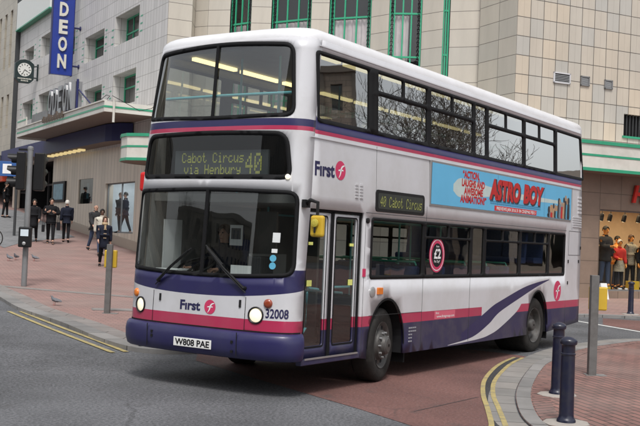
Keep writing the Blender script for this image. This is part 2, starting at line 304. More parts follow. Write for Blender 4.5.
def cdt(outer, holes=(), lines=(), step=.25, edge=None):
    """Triangulate a polygon with holes; lines are extra edges (paint boundaries)."""
    edge = edge or step; pts = []; ed = []
    O = resample(outer, edge); H = [resample(h, edge) for h in holes]
    for P in [O] + H:
        b = len(pts); pts += [Vector(p) for p in P]; ed += [(b + i, b + (i + 1) % len(P)) for i in range(len(P))]
    for ln in lines:
        P = resample(ln, edge, False); b = len(pts); pts += [Vector(p) for p in P]; ed += [(b + i, b + i + 1) for i in range(len(P) - 1)]
    xs = [p[0] for p in O]; ys = [p[1] for p in O]
    nx = int((max(xs) - min(xs)) / step); ny = int((max(ys) - min(ys)) / step)
    for i in range(1, nx + 1):
        for j in range(1, ny + 1):
            q = (min(xs) + (i - .37) * step, min(ys) + (j - .41) * step)
            if inside(q, O): pts.append(Vector(q))
    vs, _, fs, *_ = delaunay_2d_cdt(pts, ed, [], 0, 1e-5)
    out = []
    for f in fs:
        c = sum((vs[i] for i in f), Vector((0, 0))) / len(f)
        if inside(c, O) and not any(inside(c, h) for h in H): out.append((tuple(f), tuple(c)))
    return [tuple(v) for v in vs], out
def panel(name, outer, holes, fmap, mats, parent, matfn=None, lines=(), step=.25, edge=None, solid=.03, flip=False, smooth=35, uv=False):
    vs, fs = cdt(outer, holes, lines, step, edge); b = MB(); b.v = [tuple(fmap(*v)) for v in vs]
    for f, c in fs: b.face(f[::-1] if flip else f, matfn(c) if matfn else 0, [vs[i] for i in (f[::-1] if flip else f)] if uv else None)
    used = sorted({i for f in b.f for i in f}); mp = {o: i for i, o in enumerate(used)}
    b.v = [b.v[i] for i in used]; b.f = [tuple(mp[i] for i in f) for f in b.f]
    return b.build(name, mats, parent, smooth, solid=solid)
def rrect(x0, x1, y0, y1, r, n=6):
    out = []
    for cx, cy, a0 in ((x1 - r, y1 - r, 0), (x0 + r, y1 - r, 90), (x0 + r, y0 + r, 180), (x1 - r, y0 + r, 270)):
        out += [(cx + r * math.cos(R(a0 + 90 * k / n)), cy + r * math.sin(R(a0 + 90 * k / n))) for k in range(n + 1)]
    return out
def quadr(c, r, n=6):     # rounded convex polygon from corner points (anticlockwise)
    out = []; m = len(c)
    for i in range(m):
        p = Vector(c[i]); a = (Vector(c[i - 1]) - p).normalized(); b = (Vector(c[(i + 1) % m]) - p).normalized(); rr = r[i] if isinstance(r, (list, tuple)) else r
        for k in range(n + 1):
            t = k / n; out.append(tuple(p + a * rr * (1 - t) ** 2 + b * rr * t * t))
    return out
def grow(poly, d):        # offset a closed anticlockwise polygon outwards
    out = []; m = len(poly)
    for i in range(m):
        a = Vector(poly[i]) - Vector(poly[i - 1]); b = Vector(poly[(i + 1) % m]) - Vector(poly[i])
        if a.length < 1e-7: a = b
        if b.length < 1e-7: b = a
        t = (a.normalized() + b.normalized()).normalized(); out.append((poly[i][0] + t.y * d, poly[i][1] - t.x * d))
    return out
def offset_line(pts, d):  # to the right of travel
    out = []
    for i in range(len(pts)):
        t = (Vector(pts[min(i + 1, len(pts) - 1)]) - Vector(pts[max(i - 1, 0)])).normalized(); out.append((pts[i][0] + t.y * d, pts[i][1] - t.x * d))
    return out
def spline(pts, k=6):     # Catmull-Rom
    P = [Vector(p) for p in pts]; P = [2 * P[0] - P[1]] + P + [2 * P[-1] - P[-2]]; out = []
    for i in range(1, len(P) - 2):
        for j in range(k):
            t = j / k; a, b, c, d = P[i - 1:i + 3]
            out.append(tuple(.5 * (2 * b + (c - a) * t + (2 * a - 5 * b + 4 * c - d) * t * t + (3 * b - a - 3 * c + d) * t ** 3)))
    out.append(tuple(P[-2])); return out
def evalmesh(o):
    dg = bpy.context.evaluated_depsgraph_get(); me = bpy.data.meshes.new_from_object(o.evaluated_get(dg)); return me
_tc = {}
def text(s, size=1.0, bold=0.0, depth=0.0, width=None, shear=0.0):
    """Mesh of a line of lettering: verts centred on x, baseline 0, cap height = size."""
    key = (s, bold, depth / size if size else 0, shear)
    if key not in _tc:
        c = bpy.data.curves.new('lettering', 'FONT'); c.body = s; c.size = 1.0; c.offset = bold; c.extrude = depth / size / 2; c.align_x = 'CENTER'; c.shear = shear; c.resolution_u = 3
        o = bpy.data.objects.new('lettering', c); col.objects.link(o); bpy.context.view_layer.update(); me = evalmesh(o)
        _tc[key] = ([tuple(v.co) for v in me.vertices], [tuple(p.vertices) for p in me.polygons])
        bpy.data.objects.remove(o); bpy.data.curves.remove(c); bpy.data.meshes.remove(me)
    v, f = _tc[key]; k = size / .69
    xs = [q[0] for q in v]; x0, x1 = min(xs), max(xs); cx = (x0 + x1) / 2; kx = k if width is None else width / (x1 - x0)
    return [((x - cx) * kx, y * k, z * k) for x, y, z in v], f
def skin_mesh(nd, ed, root, sub=2):
    names = list(nd); me = bpy.data.meshes.new('skinned'); me.from_pydata([nd[k][0] for k in names], [(names.index(a), names.index(b)) for a, b in ed], [])
    o = bpy.data.objects.new('skinned', me); col.objects.link(o); md = o.modifiers.new('skin', 'SKIN'); md.use_smooth_shade = True
    for i, k in enumerate(names):
        r_ = nd[k][1]; sv = me.skin_vertices[0].data[i]; sv.radius = r_ if isinstance(r_, tuple) else (r_, r_); sv.use_root = (k == root)
    ss = o.modifiers.new('sub', 'SUBSURF'); ss.levels = sub; ss.render_levels = sub
    bpy.context.view_layer.update(); out = evalmesh(o); bpy.data.objects.remove(o); bpy.data.meshes.remove(me)
    return out
def skin_part(name, nd, ed, root, m, parent, sub=2):
    me = skin_mesh(nd, ed, root, sub); me.materials.clear(); me.materials.append(m)
    me.polygons.foreach_set('use_smooth', [True] * len(me.polygons)); me.polygons.foreach_set('material_index', [0] * len(me.polygons))
    return link(name, me, parent)

# ------------------------------------------------------------------ ground: level near the bus, climbing up the street behind
UX, UY = math.cos(R(59)), math.sin(R(59))
def gz(x, y):
    s = (x - CAM.x) * UX + (y - CAM.y) * UY
    g = lambda q: .045 * ((q - 27) + math.sqrt((q - 27) ** 2 + 64))
    return max(0.0, g(min(s, 75)) - g(12))
def sheet(name, poly, dz, m, step=1.5, label=None, kind='structure', edge=None, parent=None):
    o = panel(name, poly, [], lambda x, y: (x, y, gz(x, y) + dz), m, parent, step=step, edge=edge or step, solid=None, uv=True, smooth=60)
    if not parent: tag(o, label, None, None, kind)
    return o
b = MB(); G = [-420, -260, -160, -100, -60] + [-40 + 2 * i for i in range(56)] + [80, 110, 160, 260, 420]
ids = [[b.vert((x, y, gz(x, y))) for y in G] for x in G]
for i in range(len(G) - 1):
    for j in range(len(G) - 1): b.face((ids[i][j], ids[i + 1][j], ids[i + 1][j + 1], ids[i][j + 1]))
tag(b.build('road', M['road'], smooth=60), 'grey asphalt road in front of the bus', kind='structure')
tag(sheet('red_road_surface', [(-.6, -2.65), (-.15, -1.71), (.31, -.82), (.78, .21), (2.0, 2.9), (2.6, 3.38), (6.9, 3.2), (6.95, .3), (6.8, -.35), (5.2, -.62), (3.4, -1.15), (2.2, -1.65), (1.2, -2.2), (.4, -2.85)], .004, M['redroad'], 1.0), kind='structure')
tag(sheet('red_crossing_surface', [(14.9, 1.1), (16.8, 1.7), (18.3, -2.2), (19, -8), (16.2, -8), (15.9, -4), (14.0, -.1)], .004, M['redroad'], 1.0), kind='structure')
def ribbon(name, line, wd, dz, m, kind='structure', parent=None, thick=None, uvm=False, step=.3):
    line = resample(line, step, False); a = offset_line(line, -wd / 2); c = offset_line(line, wd / 2); b = MB(); s = 0
    for i in range(len(line) - 1):
        l = (Vector(line[i + 1]) - Vector(line[i])).length
        q = [(p[0], p[1], gz(*p) + dz) for p in (a[i], c[i], c[i + 1], a[i + 1])]
        b.poly(q[::-1], 0, [(s + l, 0.1), (s + l, wd + .1), (s, wd + .1), (s, .1)])
        if thick:
            for u_, v_ in ((0, 3), (2, 1)):
                b.poly([q[u_], q[v_], (q[v_][0], q[v_][1], q[v_][2] - thick), (q[u_][0], q[u_][1], q[u_][2] - thick)][::-1], 0, [(s, 0), (s + l, 0), (s + l, thick), (s, thick)])
        s += l
    o = b.build(name, m, parent, 50)
    if not parent: o['kind'] = kind
    return o
# left kerb (and its continuation behind the bus), right island kerb
LK = [(30, 59.2), (20, 39.6), (12, 23.9), (8.5, 17.0)] + spline([(5.99, 12.1), (4.74, 9.91), (3.69, 7.57), (2.61, 5.56), (2.08, 4.36), (2.1, 3.75), (2.7, 3.38), (4, 3.28)], 5) + [(8, 3.25), (12, 3.1)] + spline([(14.5, 2.75), (16.3, 2.3), (17.4, 1.4), (18.0, -.3), (18.5, -3)], 4) + [(19, -8), (20, -26)]
RK = spline([(-1.7, -14), (-1.5, -7), (-.9, -4.9), (0, -3.35), (.74, -2.6), (1.95, -1.97), (3.3, -1.44), (5.12, -.87), (6.36, -.57), (8.61, -.28), (10.5, -.4), (11.67, -.68), (13.2, -1.9), (14.2, -3.6), (14.8, -7)], 5) + [(15, -26)]
sheet('pavement', LK + [(60, -26), (90, 20), (90, 80), (30.1, 80)], .066, M['brickL'], 1.6, edge=.8)
sheet('island_pavement', RK[::-1][:-1] + [(-1.7, -14), (-1.7, -26)][:2], .020, M['brick'], 1.5, edge=.5)
ribbon('kerb', offset_line(LK, -.15), .30, .070, M['kerbst'], thick=.10)
ribbon('island_kerb', offset_line(RK, .09), .17, .026, M['kerbst'], thick=.05)
ribbon('gutter_slabs', offset_line(RK[8:58], -.17), .31, .008, M['slab'])
ribbon('paving_border', offset_line(RK, .30), .22, .024, M['brick'])
# paler flagged strip along the left kerb and the band across the wide pavement
ribbon('flagstone_strip', offset_line(LK[3:30], -.47), .34, .071, M['flag'])
sheet('inspection_cover', [(5.75, 8.9), (6.6, 8.2), (6.95, 8.6), (6.1, 9.3)], .073, M['flag'], 1.0)
ribbon('flagstone_band', [(7.6, 14.6), (8.25, 12.6), (8.85, 11.0), (9.2, 9.0), (9.4, 6.5)], .34, .072, M['flag'])
sheet('grey_paving', [(14.9, 23.0), (16.6, 24.2), (18.9, 25.2), (20.8, 25.7), (24.0, 31), (28, 38), (27, 42), (22, 36)], .074, M['greypave'], 1.5)
# painted lines
def yl(line, wd=.058): ribbon('yellow_line', line, wd, .012, M['line'], step=.25)
yl(spline([(.15, -2.42), (.5, -2.29), (1.4, -1.85), (2.36, -1.37), (3.5, -.88), (4.76, -.46), (5.7, -.22), (6.51, -.08)], 5))
yl(spline([(.17, -2.60), (.53, -2.43), (1.46, -1.96), (2.41, -1.48), (3.56, -1.0), (4.88, -.58), (5.76, -.35), (6.56, -.2)], 5))
ribbon('dark_seam', spline([(.16, -2.51), (.515, -2.36), (1.43, -1.9), (2.385, -1.43), (3.53, -.94), (4.82, -.52), (5.73, -.29), (6.54, -.14)], 5), .15, .0075, M['darkroad'])
yl([(4.50, 9.98), (3.2, 7.35), (2.2, 5.3), (1.66, 4.2)], .085); yl([(4.72, 9.88), (3.42, 7.25), (2.42, 5.2), (1.88, 4.15)], .085)
ribbon('white_line', [(15.3, 2.0), (14.67, 1.1), (13.83, -.08), (13.2, -1.0)], .16, .008, M['wline'])
ribbon('road_seam', [(.6, -1.35), (2.1, -1.42)], .015, .0065, M['darkroad'])
for c, r_ in (((-3.1, 2.6), .33), ((-4.6, -2.0), .3)):
    b = MB(); b.lathe([(r_, -.02), (r_, .004), (r_ * .86, .0045), (r_ * .84, .002), (.05, .002)], Matrix.Translation((c[0], c[1], 0)), 28)
    if c[0] < -4: continue

# ================================================================== the bus
W = 2.5; LEN = 10.0; DF = .38; DR = .16
_t = np.concatenate([np.linspace(0, .8, 80, endpoint=False), 1 - .2 * (1 - np.linspace(0, 1, 120)) ** 3])
def _curve(D): return D * (1 - (1 - np.clip(_t, 0, 1) ** 3) ** (1 / 3))
_bf = _curve(DF); _s = np.concatenate([[0], np.cumsum(np.hypot(np.diff(_t * W / 2), np.diff(_bf)))]); S = float(_s[-1])
def plan(u):                # arc length along the bowed front (+ to nearside) -> y, setback
    a = min(abs(u), S); t = float(np.interp(a, _s, _t)); bw = float(np.interp(a, _s, _bf)); return W / 2 - math.copysign(t, u) * W / 2, bw
def U_of(y): t = (W / 2 - y) / (W / 2); return math.copysign(float(np.interp(min(abs(t), 1), _t, _s)), t)
def rake(z): return float(np.interp(z, [0, .75, 1.3, 2.4, 3.1, 4.14], [.02, .0, .015, .09, .14, .27]))
def inset(z): return float(np.interp(z, [0, 2.3, 3.1, 4.14], [0, 0, .025, .065]))
def front(u, z, d=0.0):     # point on the front skin, d metres proud of it
    e = 1e-3; y, bw = plan(u); y1, b1 = plan(u - e); y2, b2 = plan(u + e); n = Vector((-(y1 - y2), -(b2 - b1) , 0)); n = Vector((-(y1 - y2), (b1 - b2) * 1.0, 0))
    n = Vector((-(y1 - y2), -(b2 - b1), 0)); n.normalize(); k = 1 - inset(z) / (W / 2)
    return Vector((rake(z) + bw, W / 2 + (y - W / 2) * k, z)) + n * d
def side(x, z, d=0.0): return Vector((x, inset(z) - d, z))             # nearside skin
def oside(x, z, d=0.0): return Vector((x, W - inset(z) + d, z))        # offside skin
bus = thing('double_decker_bus', 'white double decker bus with navy and magenta stripes turning out of the side street', 'bus', (5, W / 2, 0))
LIV = [M['white'], M['navy'], M['pink'], M['navyside'], M['inner']]
# ---- front shell with its three openings
wsO = quadr([(U_of(2.46), 1.375), (-.6, 1.345), (0, 1.335), (.6, 1.345), (U_of(.035), 1.385), (U_of(.05), 2.335), (0, 2.36), (U_of(2.45), 2.335)], [.12, .3, .3, .3, .14, .13, .3, .13])
dsO = quadr([(U_of(2.40), 2.49), (U_of(.12), 2.485), (U_of(.19), 3.015), (0, 3.04), (U_of(2.36), 3.02)], [.13, .13, .16, .4, .15])
upO = quadr([(U_of(2.43), 3.22), (0, 3.185), (U_of(.13), 3.21), (U_of(.20), 4.06), (0, 4.12), (U_of(2.38), 4.06)], [.1, .4, .13, .13, .4, .1])
def navlow(u): return 1.225 - .115 * max(0, 1 - abs(u / S) ** 2.2)
nl = [(-S + 2 * S * k / 40, navlow(-S + 2 * S * k / 40)) for k in range(41)]
def frontcol(c):
    u, z = c
    if 3.095 < z < 3.18: return 1
    if 3.045 < z < 3.095: return 2
    if z < .875: return 2
    if navlow(u) < z < 1.45: return 1
    return 0
S_ = S - 1e-4; fl = [[(-S_, z), (S_, z)] for z in (.875, 3.045, 3.095, 3.18)] + [nl] + [[(-S_, 1.45), (-S_ + .2, 1.45)], [(S_ - .2, 1.45), (S_, 1.45)]]
panel('front_shell', [(-S_, .70), (S_, .70), (S_, 4.14), (-S_, 4.14)], [wsO, dsO, upO], lambda u, z: front(u, z), LIV, bus, frontcol, fl, .12, .05, solid=.04, smooth=50)
for nm, o, gl, tw in (('windscreen', wsO, 'wind', .032), ('destination_window', dsO, 'dglass', .04), ('upper_front_window', upO, 'fglass', .035)):
    panel('window_seal', grow(o, .012), [grow(o, -tw)], lambda u, z: front(u, z, .006), M['rubber'], bus, step=.2, edge=.05, solid=.03, smooth=50)
    panel(nm, grow(o, -tw + .004), [], lambda u, z: front(u, z, -.012), M[gl], bus, step=.1, edge=.06, solid=None, smooth=60)
def fstrip(u0, z0, u1, z1, wd, d=.008, th=.02, n=10, mb=None, m=0):
    b = mb or MB(); P = [(u0 + (u1 - u0) * k / n, z0 + (z1 - z0) * k / n) for k in range(n + 1)]; a = offset_line(P, -wd / 2); c = offset_line(P, wd / 2); A = []
    for k in range(n + 1): A.append([b.vert(front(*a[k], d)), b.vert(front(*c[k], d)), b.vert(front(*c[k], d - th)), b.vert(front(*a[k], d - th))])
    for k in range(n):
        for q in range(4): b.face((A[k][q], A[k + 1][q], A[k + 1][(q + 1) % 4], A[k][(q + 1) % 4]), m)
    b.face(A[0][::-1], m); b.face(A[-1], m); return b
fstrip(U_of(1.21), 1.34, U_of(1.22), 2.35, .045).build('windscreen_pillar', M['rubber'], bus)
fstrip(U_of(1.26), 3.20, U_of(1.31), 4.10, .04).build('window_pillar', M['rubber'], bus)
sm_ = MB()
for y in (1.95, .55): fstrip(U_of(y), .75, U_of(y), 1.12, .007, .0025, .004, mb=sm_)
fstrip(-S_ + .03, .742, S_ - .03, .742, .014, .004, .02, 50, mb=sm_)
sm_.build('panel_joints', M['dark'], bus)
for y in (1.83, .62): fstrip(U_of(y), 1.0, U_of(y), 1.085, .026, .01, .02, 3).build('flap_handle', M['blackp'], bus)
# ---- bumper
prof = [(.42, -.03), (.42, .02), (.44, .05), (.52, .072), (.62, .075), (.69, .062), (.725, .035), (.735, -.02)]
b = MB(); us = [-S + 2 * S * k / 60 for k in range(61)]; rows = []
for u in us:
    k = min(1, (S - abs(u)) / .10 + .55); rows.append([b.vert(front(max(-S_, min(S_, u)), z, d * k)) for z, d in prof])
for i in range(60):
    for j in range(len(prof) - 1): b.face((rows[i][j], rows[i][j + 1], rows[i + 1][j + 1], rows[i + 1][j]))
for rw in (rows[0], rows[-1][::-1]): b.face(rw)
bump = b.build('bumper', M['navy'], bus, 50)
for y in (1.95, .6): fstrip(U_of(y), .45, U_of(y), .72, .008, .078, .006, 8).build('bumper_joint', M['dark'], bump)
for y, z in ((1.87, .58), (1.87, .63), (.66, .50), (.66, .61)):
    p = front(U_of(y), z, .076); b = MB(); b.box(p, (.012, .03, .03)); b.build('bumper_cap', M['blackp'], bump)
def flatplate(mb, y0, y1, z0, z1, d, th=.008, m=0):
    pts = []
    for y, z in ((y0, z0), (y1, z0), (y1, z1), (y0, z1)): pts.append((y, z))
    x = min(front(U_of(y0), z0, d).x, front(U_of(y1), z0, d).x); mb.box((x - th / 2, (y0 + y1) / 2, (z0 + z1) / 2), (th, abs(y1 - y0), z1 - z0), m=m); return x - th
b = MB(); xp = flatplate(b, 1.51, .94, .495, .60, .076); pl = b.build('number_plate', M['plate'], bus, bevel=.004)
def ftext(name, s, y0, y1, z0, h, d, m, bold=.02, par=None, flat=None, shear=0):
    v, f = text(s, h, bold, 0, abs(y0 - y1), shear); b = MB(); cy = (y0 + y1) / 2; uc = U_of(cy)
    if flat is not None: vs = [(flat - .0015, cy - x, z0 + y) for x, y, z in v]
    else: vs = [front(uc + x, z0 + y, d) for x, y, z in v]
    b.add(vs, f); return b.build(name, m, par or bus, weld=False)
ftext('plate_lettering', 'W808 PAE', 1.485, .965, .513, .07, 0, M['ink'], .03, pl, xp)
ftext('lettering', 'F\u0131rst', 1.50, 1.19, .925, .105, .003, M['navyv'], .035)
ftext('fleet_number', '32008', .30, .035, .905, .10, .003, M['navyv'], .02)
def swirl(mb, cx, cz, r_, fm, m=1):
    """white f-shaped swoosh of the roundel"""
    P = [(.75, .55), (.35, .42), (.1, .15), (.02, -.15), (-.1, -.45), (-.35, -.8)]; P = spline(P, 5); wd = [.05 + .2 * math.sin(math.pi * min(1, k / (len(P) - 1) * .9 + .08)) for k in range(len(P))]
    for i in range(len(P) - 1):
        t = (Vector(P[i + 1]) - Vector(P[i])).normalized(); n = Vector((t.y, -t.x))
        q = [Vector(P[i]) - n * wd[i] * .5, Vector(P[i]) + n * wd[i] * .5, Vector(P[i + 1]) + n * wd[i + 1] * .5, Vector(P[i + 1]) - n * wd[i + 1] * .5]
        mb.poly([fm(cx + p.x * r_, cz + p.y * r_) for p in q], m)
    q = [(-.45, .05), (.0, .12), (.55, .08), (.5, -.06), (.0, -.03), (-.42, -.1)]
    mb.poly([fm(cx + p[0] * r_, cz + p[1] * r_) for p in q], m)
def roundel(name, cx, cz, r_, fm1, fm2, par):
    b = MB(); n = 32; b.poly([fm1(cx + r_ * math.cos(2 * math.pi * k / n), cz + r_ * math.sin(2 * math.pi * k / n)) for k in range(n)], 0)
    swirl(b, cx, cz, r_, fm2); return b.build(name, [M['pinkv'], M['textw']], par, weld=False)
roundel('operator_roundel', U_of(1.045), .975, .083, lambda a, z: front(a, z, .003), lambda a, z: front(a, z, .005), bus)
# ---- lights on the front
def fmat(y, z, d):
    u = U_of(y); p = front(u, z, d); n = (front(u, z, 1) - front(u, z, 0)).normalized(); q = n.to_track_quat('Z', 'Y').to_matrix().to_4x4(); return Matrix.Translation(p) @ q
for y in (2.19, .41):
    T = fmat(y, .925, 0); b = MB(); b.lathe([(.098, -.03), (.098, .012), (.090, .018), (.080, .010), (.078, -.01)], T, 28); h = b.build('headlight', M['blackp'], bus, 40)
    b = MB(); b.lathe([(.079, -.02), (.079, .002), (.06, .012), (.03, .018), (.005, .02)], T, 24); b.build('headlight_lens', M['lens'], h, 50)
for y, m in ((2.30, 'amber'), (.27, 'ambd')):
    T = fmat(y, 1.065, 0); b = MB(); b.lathe([(.052, -.02), (.052, .01), (.044, .022), (.02, .028), (.004, .029)], T, 20); b.build('indicator', M[m], bus, 50)
T = fmat(.16, 2.505, 0); b = MB(); b.lathe([(.03, -.02), (.03, .015), (.012, .022), (.003, .022)], T, 16); b.build('marker_lamp', M['lens'], bus, 50)
# ---- wipers
for (y0, z0), (y1, z1) in (((1.87, 1.24), (1.40, 1.62)), ((.57, 1.22), (1.12, 1.66))):
    b = MB(); a = front(U_of(y0), z0, .03); c = front(U_of(y1), z1, .05); mid = (a + c) / 2 + Vector((-.03, 0, 0))
    b.tube([front(U_of(y0), z0, 0), a, mid, c], [.026, .018, .010, .008], 8); off = Vector((0, .03 * (1 if y1 < y0 else -1), -.05))
    b.tube([a + off + Vector((-.0, 0, 0)), mid + off, c + off * .3], .007, 6)
    d = (c - a); b.tube([front(U_of(y1 - d.y * .42), z1 - d.z * .42, .025), front(U_of(y1), z1, .028), front(U_of(y1 + d.y * .06), z1 + d.z * .06, .026)], .010, 6)
    b.build('wiper', M['blackp'], bus, 40)
# ---- stickers on the windscreen
for y, z, w_, h_ in ((.235, 1.81, .09, .11), (.245, 1.66, .07, .045)):
    u = U_of(y); b = MB(); b.poly([front(u + a * w_ / 2, z + c * h_ / 2, -.008) for a, c in ((-1, -1), (1, -1), (1, 1), (-1, 1))]); b.build('windscreen_sticker', M['stickw'], bus)
for z in (1.575, 1.49):
    u = U_of(.255); b = MB(); b.poly([front(u + .04 * math.cos(k * .3927), z + .04 * math.sin(k * .3927), -.008) for k in range(16)]); b.build('windscreen_sticker', M['stickb'], bus)

# ---- nearside and offside shells
DOOR = (.385, 1.655, .36, 2.165)
def arch(cx, z0=.34):
    return [(cx - .49, z0)] + [(cx - .49 * math.cos(R(a)), .47 + .62 * math.sin(R(a))) for a in range(0, 181, 9)] + [(cx + .49, z0)]
LOWW = rrect(1.845, 8.955, 1.345, 2.11, .04, 3); UPW = quadr([(.565, 3.175), (9.93, 3.175), (9.80, 4.0), (.545, 4.0)], .05)
def edge(z): return rake(z) + DF
XF, XR = 2.33, 7.68
xend = LEN - DR
white_up = spline([(4.16, .36), (5.0, .43), (5.6, .60), (6.01, .77), (6.95, 1.0), (7.6, 1.15), (8.19, 1.262)], 6)
white_lo = spline([(4.16, .355), (5.2, .385), (5.65, .43), (6.05, .52), (6.7, .745), (6.95, .90)], 6)
cres = spline([(4.6, .50), (5.3, .735), (5.72, .875), (6.01, .945), (6.95, 1.14), (7.6, 1.225), (8.19, 1.275)], 6)
def yat(P, x): return float(np.interp(x, [p[0] for p in P], [p[1] for p in P]))
def sidecol(c):
    x, z = c
    if 3.075 < z < 3.19: return 1
    if 3.03 < z < 3.075: return 2
    if z < 1.3:
        if 4.6 < x < 8.19 and yat(white_up, x) < z < yat(cres, x): return 1
        if 4.16 < x < 6.95 and yat(white_lo, x) < z < yat(white_up, x): return 0
        if x >= 6.95 and z >= .875 : return 0
        if 5.3 < x < 6.95 and z > yat(cres, x): return 0
        if z < .745: return 3
        if z < .875: return 2
    return 0
def shell(near):
    fm = (lambda x, z: side(x, z)) if near else (lambda x, z: oside(x, z))
    out = [(edge(z), z) for z in np.linspace(4.14, .36, 20)] + arch(XF)[0:] + arch(XR) + [(xend, .44), (xend, 4.14)]
    holes = [LOWW, UPW]
    if near: out = [(edge(z), z) for z in np.linspace(4.14, DOOR[3], 12)] + [(DOOR[1], DOOR[3]), (DOOR[1], .36)] + arch(XF) + arch(XR) + [(xend, .44), (xend, 4.14)]
    ln = [[(.4, 3.03), (xend, 3.03)], [(.4, 3.075), (xend, 3.075)], [(.38, .745), (xend, .745)], [(.38, .875), (xend, .875)]]
    ln += [white_up, white_lo, cres, [(6.95, .74), (6.95, 1.0)]]
    panel('nearside_shell' if near else 'offside_shell', out, holes, fm, LIV, bus, sidecol, ln, .3, .1, solid=.04, flip=not near, smooth=50)
shell(True); shell(False)
LOWP = [rrect(1.885, 3.255, 1.385, 2.08, .03, 3), rrect(3.345, 4.80, 1.385, 1.885, .03, 3), rrect(3.345, 4.045, 1.92, 2.08, .02, 3), rrect(4.085, 4.80, 1.92, 2.08, .02, 3), rrect(4.88, 5.29, 1.385, 2.08, .03, 3),
        rrect(5.38, 6.73, 1.385, 1.885, .03, 3), rrect(5.38, 6.02, 1.92, 2.08, .02, 3), rrect(6.06, 6.73, 1.92, 2.08, .02, 3), rrect(6.82, 8.07, 1.385, 1.885, .03, 3), rrect(6.82, 7.42, 1.92, 2.08, .02, 3), rrect(7.46, 8.07, 1.92, 2.08, .02, 3), rrect(8.15, 8.915, 1.385, 2.08, .03, 3)]
def tall(x0, x1): return rrect(x0, x1, 3.215, 3.965, .03, 3)
def hop(x0, xm, x1): return [rrect(x0, x1, 3.215, 3.685, .03, 3), rrect(x0, xm - .02, 3.74, 3.965, .02, 3), rrect(xm + .02, x1, 3.74, 3.965, .02, 3)]
UPP = [quadr([(.605, 3.215), (1.74, 3.215), (1.74, 3.965), (.595, 3.965)], .03)] + hop(1.96, 2.65, 3.33) + hop(3.44, 4.14, 4.85) + [tall(4.93, 5.34)] + hop(5.42, 6.13, 6.86) + hop(6.96, 7.62, 8.37) + [quadr([(8.48, 3.215), (9.875, 3.215), (9.765, 3.965), (8.48, 3.965)], .03)]
for near in (True, False):
    fm = side if near else oside
    for nm, o, P in (('lower_window_frame', LOWW, LOWP), ('upper_window_frame', UPW, UPP)):
        fr_ = panel(nm, grow(o, .008), P, lambda x, z: fm(x, z, .004), M['rubber'], bus, step=.4, edge=.12, solid=.035, flip=not near, smooth=40)
        b = MB()
        for p in P:
            c = [fm(x, z, -.014) for x, z in grow(p, .012)]; b.poly(c if near else c[::-1], 0)
        b.build('window_panes', M['glass' if o is LOWW else 'uglass'], fr_, weld=False)
# slim light-coloured rain strip above the upper windows, body side mouldings and seams
b = MB()
for x0, x1, z in ((.6, 9.8, 4.065), (.42, 9.8, 2.985)): b.bar(side(x0, z, .006), side(x1, z, .006), .012, .012)
b.build('side_moulding', M['white'], bus)
b = MB()
for x, z0, z1 in ((1.935, 2.2, 3.02), (3.30, .38, 1.33), (4.84, .38, 1.33), (3.34, 2.13, 2.33), (9.06, .45, 2.9), (9.29, 2.2, 2.98), (1.70, .38, 2.1)):
    b.bar(side(x, z0, .001), side(x, z1, .001), .003, .005)
b.bar(side(1.86, .877, .001), side(3.3, .877, .001), .004, .004); b.bar(side(1.7, 2.17, .001), side(9.0, 2.17, .001), .004, .006)
for x0, x1, z0, z1 in ((9.14, 9.80, 1.72, 2.17),):
    for p, q in (((x0, z0), (x1, z0)), ((x1, z0), (x1, z1)), ((x1, z1), (x0, z1)), ((x0, z1), (x0, z0))): b.bar(side(*p, .001), side(*q, .001), .004, .007)
b.build('panel_joints', M['darkgrey'], bus)
b = MB()
for x0, x1, z0, z1 in ((9.62, 9.80, 2.50, 2.86), (9.33, 9.80, 2.24, 2.46), (1.42, 1.49, 2.33, 2.52), (1.53, 1.60, 2.33, 2.52)):
    n = 5; b = MB()
    for k in range(n):
        z = z0 + (z1 - z0) * (k + .5) / n; b.box((((x0 + x1) / 2), inset(z) - .006, z), (x1 - x0, .014, (z1 - z0) / n * .55))
    b.build('air_vent', M['white'], bus)
for x, z in ((9.80, 1.86), (9.14, 1.60), (9.72, 1.60), (9.14, 1.2)): b = MB(); b.box((x, -.004, z), (.035, .014, .06)); b.build('flap_handle', M['blackp'], bus)
# ---- rear
def rear(u, z):
    s = max(-1, min(1, u)); bw = DR * (1 - (1 - abs(s) ** 4) ** .25); k = 1 - inset(z) / (W / 2); return Vector((LEN - bw, W / 2 - s * W / 2 * k, z))
rw = rrect(-.86, .86, 3.25, 3.95, .1)
def rearcol(c): return 1 if 3.075 < c[1] < 3.19 else 2 if (3.03 < c[1] < 3.075 or .745 < c[1] < .875) else 3 if c[1] < .745 else 0
panel('rear_shell', [(-1, .44), (1, .44), (1, 4.14), (-1, 4.14)], [rw], rear, LIV, bus, rearcol, [[(-1, z), (1, z)] for z in (3.03, 3.075, 3.19, .745, .875)], .14, .07, solid=.04, flip=True, smooth=50)
panel('rear_window', grow(rw, .01), [], lambda u, z: rear(u, z) - Vector((.01, 0, 0)), M['glass'], bus, step=.3, solid=None, flip=True)
for y in (.28, W - .28):
    for z in (.95, 1.1, 1.25): b = MB(); b.box((LEN - .03, y, z), (.04, .16, .1)); b.build('tail_light', M['red'], bus, bevel=.01)
